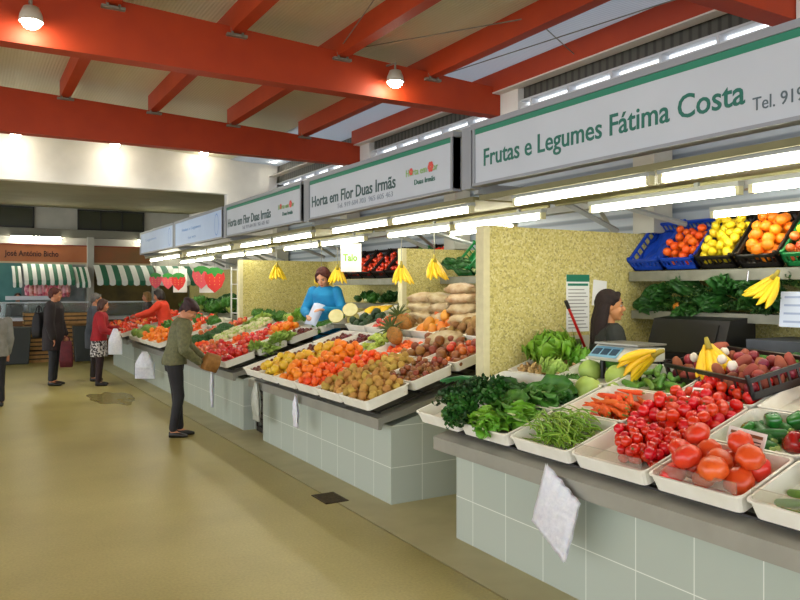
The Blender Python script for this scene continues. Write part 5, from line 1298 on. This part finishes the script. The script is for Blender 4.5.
    if style in ('short', 'bob', 'long'):
        for sd in (1, -1):
            limb(bm, [hp(sd*.07, -.03, .03), hp(sd*.076, -.035, -.03)], [.025, .016 if style == 'short' else .022], 8)
            limb(bm, [hp(sd*.025, .045, .088), hp(sd*.066, .040, .05)], [.022, .018], 8)
        limb(bm, [hp(0, -.075, .02), hp(0, -.075, -.04)], [.05, .04], 10)
    if style == 'bob':
        for sd in (1, -1): limb(bm, [hp(sd*.07, -.01, .02), hp(sd*.084, -.01, -.05), hp(sd*.072, -.02, -.085)], [.032, .034, .022], 8)
        for k in range(5): limb(bm, [hp(.05*(k/2-1), -.08, 0), hp(.055*(k/2-1), -.075, -.09)], [.035, .03], 8)
    if style == 'long':
        for k in range(9):
            a = pi * (.02 + .96*k/8); p0 = hp(.075*cos(a), -.03 - .06*math.sin(a), .0); p1 = hp(.088*cos(a), -.045-.065*math.sin(a), -.12)
            p2 = p1 + V((0, -.01, -hl*.5)) ; p3 = p2 + V((0, .01, -hl*.5))
            limb(bm, [p0, p1, p2, p3], [.03, .032, .028, .012], 8)
    if style == 'beret':
        sphere(bm, hp(0, -.03, .06), 1, (.115, .12, .06), 18, 10, M=HM.to_4x4())
        limb(bm, [hp(0, -.08, .0), hp(0, -.075, -.06)], [.045, .03], 10)
        for sd in (1, -1): limb(bm, [hp(sd*.072, -.02, .02), hp(sd*.074, -.03, -.045)], [.02, .012], 8)
    fuse('hair', bm, vox, hm, t, 3, .003, 3)
    # clothing
    th = .014
    if bottom:
        bm = B(); sections(bm, [(sp(.78), .14, .105, rx, (0, 0, 1)), (sp(.90), .168, .122, rx, (0, 0, 1)), (sp(1.0), .15, .112, rx, up)])
        for sd in (1, -1):
            kn, an, toe = legs[sd]; kn = V(kn); an = V(an); limb(bm, [V((sd*.085, 0, .86)), kn, an + (kn-an)*.06], [.094, .064, .052])
        fuse('trousers', bm, max(vox, .009), bottom, t, 3, .004, 1)
    if skirt:
        bm = B(); hem = skirt[1]; sections(bm, [(sp(1.0), .148, .11, rx, (0, 0, 1)), (sp(.90), .175, .135, rx, (0, 0, 1)), (V((0, 0, .75)), .19, .15, rx, (0, 0, 1)), (V((0, 0, hem)), .20, .16, rx, (0, 0, 1))])
        fuse('skirt', bm, .01, skirt[0], t, 3, .006, 2)
    if top:
        tm, hem = top[0], top[1]; bm = B(); c = V((0, 0, hem)); th = top[2] if len(top) > 2 else .016
        S_ = [(c if hem < .93 else sp(hem), .165+th, .12+th, rx, (0, 0, 1))]
        if hem < .8: S_.append((sp(.80), .16+th, .118+th, rx, (0, 0, 1)))
        if hem < .9: S_.append((sp(.92), .162+th, .115+th, rx, (0, 0, 1)))
        S_ += [(sp(1.06), .138+th, .10+th, rx, up), (sp(1.2), .150+th, .108+th, rx, up), (sp(1.31), .165+th, .105+th, rx, up), (sp(1.37), .125+th, .08+th, rx, up), (sp(1.41), .062+th*.6, .06+th*.6, rx, up)]
        sections(bm, S_)
        for sd in (1, -1):
            e, wv = arms[sd]; q = e.lerp(wv, sleeve*.97); limb(bm, [sh[sd], e, q], [.058+th*.6, .047+th*.7, .036+th*.5])
        fuse(top[3] if len(top) > 3 else 'jacket', bm, max(vox, .009), tm, t, 3, .006, 5)
        if coat: pass
    for sd in (1, -1):
        kn, an, toe = legs[sd]; an = V(an); fd = V((math.sin(toe), cos(toe), 0)); sdv = fd.cross(V((0, 0, 1)))
        bm = B(); z0 = an.z - .09
        secs = [(an - fd*.045 + V((0, 0, -.05)), .026, .035, sdv, fd), (an - fd*.0 + V((0, 0, -.045)), .038, .045, sdv, fd), (an + fd*.06 + V((0, 0, -.055)), .042, .034, sdv, fd), (an + fd*.13 + V((0, 0, -.064)), .04, .026, sdv, fd), (an + fd*.175 + V((0, 0, -.07)), .022, .016, sdv, fd)]
        sections(bm, secs, 12)
        if shoe[1] > .1: limb(bm, [an + V((0, 0, -.03)), an + (V(kn)-an)*shoe[1]], [.046, .052], 10)
        fuse('shoe', bm, .008, shoe[0], t, 2)
    return t
K = lambda n, c, c2=None, s=12: mat(n, c, .75, c2, s)
BLK = K('cloth_black', '1b1a1e', '141316'); SHB = (mat('shoe_black', '15130f', .4), 0)
HB = mat('hair_dark_brown', '160a05', .85, '22100a', 40, bump=.5, bscale=80); HK = mat('hair_black', '17100e', .5, '241816', 40); HRD = mat('hair_red_brown', '3a120c', .75, '4c1a10', 40, bump=.5, bscale=80)
HBL = mat('hair_blond', '8a6a3c', .5, 'a07c48', 40)
# woman in the green cardigan
gx, gy = 1.93, 8.45
person('woman in green cardigan and black trousers leaning over the tomatoes with a brown bag', (2.08, 8.68, 0), -12, 1.62, lean=13, bow=38, headyaw=0,
       armL=((-.23, .16, 1.06), (-.10, .33, .92)), armR=((.23, .10, 1.04), (.07, .28, .88)), legs={1: ((.075, .05, .49), (.07, -.02, .09), .15), -1: ((-.075, .03, .49), (-.06, .06, .09), -.05)},
       top=(K('cloth_green_grey', '6f6f4a', '56573a', 30), .86, .024, 'cardigan'), bottom=BLK, shoe=SHB, hair=(mat('beret_dark', '2a1518', .7, '3a1c20', 30), 'beret', 0), bulk=1.0, vox=.007)
# vendor in blue
tag(obj('standing_platform', bx((3.98, 8.3, 0), (4.6, 10.3, .22)), WOOD), 'wooden platform behind the counters on which the vendor in blue stands', 'platform')
person('vendor in turquoise blue coat with red-brown hair and glasses reading a paper', (4.20, 9.08, .22), 222, 1.80, lean=8, bow=30, headyaw=0,
       armL=((-.25, .10, 1.10), (-.12, .34, 1.12)), armR=((.25, .10, 1.10), (.10, .33, 1.05)), top=(K('cloth_turquoise', '1690c8', '0f78b4', 8), .72, .016, 'coat'), bottom=BLK, shoe=SHB, hair=(HRD, 'bob', 0), bulk=.95, skin=mat('skin_light', 'dca080', .5, 'd09470', 12, sss=.1), vox=.007)
t = obj('paper_bag_sheet', sheet(B(), lambda u, v: ((u-.5)*.34, (v-.5)*.16, .02*math.sin(v*3)), 6, 4), mat('pale_blue_paper', 'c6d2ea', .6), None, True); solid(t, .001); t.location = (3.91, 8.82, 1.38); t.rotation_euler = (.3, -.9, .5); tag(t, 'pale blue sheet of paper held by the vendor in blue', 'paper')
t = thing('glasses', 'dark-rimmed glasses on the face of the vendor in blue', 'glasses', (0, 0, 0)); bpy.data.objects.remove(t)
# dark-haired vendor
person('vendor with long dark hair and dark jacket looking to the right beside the scale', (4.22, 4.06, 0), -28, 1.70, lean=2, bow=2, headyaw=16,
       armL=((-.22, .06, 1.10), (-.16, .26, 1.0)), armR=((.22, .06, 1.10), (.14, .28, 1.0)), top=(K('cloth_charcoal_green', '23261f', '1a1d18', 20), .80, .018, 'jacket'), bottom=BLK, shoe=SHB, hair=(HB, 'long', .26), skin=mat('skin_olive', 'c58a58', .5, 'b87c4c', 12, sss=.1), vox=.006)
# man in the dark coat
person('man in long dark coat standing by the crates with a maroon bag', (1.34, 14.47, 0), -20, 1.74, lean=2, bow=6,
       armR=((.24, .0, 1.07), (.22, .06, .82)), armL=((-.24, .04, 1.08), (-.2, .14, .86)), top=(K('cloth_dark_coat', '241a1c', '1b1416', 10), .60, .05, 'coat'), bottom=K('cloth_dark_grey', '26282c', '1e2024'), shoe=SHB, hair=(mat('hair_auburn', '421810', .7, '521f12', 40), 'short', 0), bulk=1.22)
def handbag(loc, W, Hh, D, m, lab, rz_=0, strap=.3):
    t = thing('shopping_bag', lab, 'bag', loc, (0, 0, rz_)); bm = B()
    loops(bm, [rrect(-W/2, W/2, -D/2, D/2, .02, 0), rrect(-W/2-.01, W/2+.01, -D/2-.02, D/2+.02, .03, Hh*.3), rrect(-W/2+.01, W/2-.01, -D/2, D/2, .02, Hh*.8), rrect(-W/2+.02, W/2-.02, -D/5, D/5, .01, Hh)])
    obj('bag_body', bm, m, t, True)
    for yy in (-D/5, D/5): obj('handle', tube(B(), [(-W*.25, yy, Hh), (-W*.2, yy*.6, Hh+strap*.7), (0, 0, Hh+strap), (W*.2, yy*.6, Hh+strap*.7), (W*.25, yy, Hh)], .008, 6), m, t)
    return t
handbag((1.53, 14.19, .34), .20, .46, .12, K('maroon_cloth', '5e1420', '4a0e18'), 'maroon bag hanging from the hand of the man in the dark coat', -.3, .08)
handbag((1.12, 14.55, .86), .20, .44, .14, BLK, 'black shoulder bag at the back of the man in the dark coat', .9, .12)
# woman in red
SK = mat('skirt_pattern', 'c8c4c0', .7, '2a2426', 28, amt=.12)
person('woman in red jacket, patterned skirt and dark tights holding a white bag', (2.04, 14.03, 0), -15, 1.54, lean=6, bow=8,
       armR=((.22, .10, 1.06), (.16, .30, 1.00)), armL=((-.22, .12, 1.08), (-.12, .34, 1.08)), top=(K('cloth_red', 'a81420', '8c101a', 8), .86, .03, 'jacket'), skirt=(SK, .56), bottom=K('tights_maroon', '2c1418', '201014'), shoe=(mat('boot_dark', '1c1210', .5), .35), hair=(mat('hair_brown', '3a2018', .6, '4a2a1e', 40), 'bob', 0), bulk=1.08, face=True)
o = hangbag('carrier_bag', (2.27, 13.75, 1.02), .24, .46, BAG, 'white carrier bag hanging from the arm of the woman in red', seed=12, flat=.08); o.rotation_euler = (0, 0, R(62))
person('person in grey-blue coat standing behind the woman in red', (2.05, 14.75, 0), -10, 1.64, lean=4, bow=5, top=(K('cloth_grey_blue', '5a6068', '484e58', 6), .62, .03, 'coat'), bottom=K('cloth_dark_brown', '2a201c', '1e1614'), shoe=SHB, hair=(mat('hair_grey', '6a6660', .6, '585450', 40), 'short', 0), bulk=1.1, vox=.009)
PX4 = .36
person('person in light grey jacket and black trousers cut by the left edge of the photo', (PX4, 12.2, 0), 100, 1.52, top=(K('cloth_light_grey', '8f8f8a', '7c7c76', 10), .80, .03, 'jacket'), bottom=BLK, shoe=SHB, hair=(HK, 'short', 0), bulk=1.1, vox=.009)
# vendor in orange reaching over, and the one behind
person('vendor in bright orange-red shirt reaching left over the far counter', (3.45, 15.08, .05), 150, 1.68, lean=12, bow=12,
       armL=((-.2, .24, 1.2), (-.14, .52, 1.12)), armR=((.22, .22, 1.18), (.12, .5, 1.1)), top=(K('cloth_orange_red', 'ee4a2c', 'dc3a20', 6), .84, .028, 'shirt'), bottom=BLK, shoe=SHB, hair=(HK, 'bob', 0), bulk=1.15, vox=.009)
person('vendor with blond hair and dark top standing at the farthest counter', (3.80, 18.3, 0), 170, 1.66, lean=5, bow=5, top=(K('cloth_dark_pattern', '2c2a30', '55504c', 30), .84, .024, 'shirt'), bottom=BLK, shoe=SHB, hair=(HBL, 'bob', 0), bulk=1.05, vox=.009)
person('butcher in dark clothes standing behind the meat display at the left', (px_x(18, 20.75), 20.85, 0), -90, 1.62, top=(BLK, .84, .028, 'shirt'), bottom=BLK, shoe=SHB, hair=(HK, 'short', 0), bulk=1.1, vox=.01)
# brown paper bag in the hands of the woman in green
t = obj('paper_bag', loops(B(), [rrect(-.09, .09, -.05, .05, .02, 0), rrect(-.1, .1, -.06, .06, .02, .1), rrect(-.085, .085, -.045, .045, .02, .2)]), mat('brown_paper', 'a8763a', .7, '8e602c', 20, bump=.6), None, True); t.location = (2.44, 8.56, .76); t.rotation_euler = (.2, .3, .3); tag(t, 'brown paper bag held over the tomatoes by the woman in green', 'paper bag')
bpy.data.objects.remove(WB); bpy.data.scenes.remove(WS)
# wet patch on the floor
_p = [(1.98 + (.30+.10*NZ.noise(Vector((cos(a*pi/20)*1.7, math.sin(a*pi/20)*1.7, 3))))*cos(a*pi/20)*1.1, 12.3 + (.75+.35*NZ.noise(Vector((cos(a*pi/20)*2, math.sin(a*pi/20)*2, 7))))*math.sin(a*pi/20)) for a in range(40)]
tag(obj('puddle', prism(B(), _p, 0.0005, .002, ax='Z'), mat('wet_floor', '8e834a', .22, '968a50', 4)), 'dark wet patch on the floor in front of the woman in red', 'puddle')
# remove prototypes that found no place
for o in list(sc.objects):
    if o.parent is None and o.type in ('MESH', 'EMPTY') and 'label' not in o and 'kind' not in o:
        for c in list(o.children): bpy.data.objects.remove(c)
        bpy.data.objects.remove(o)
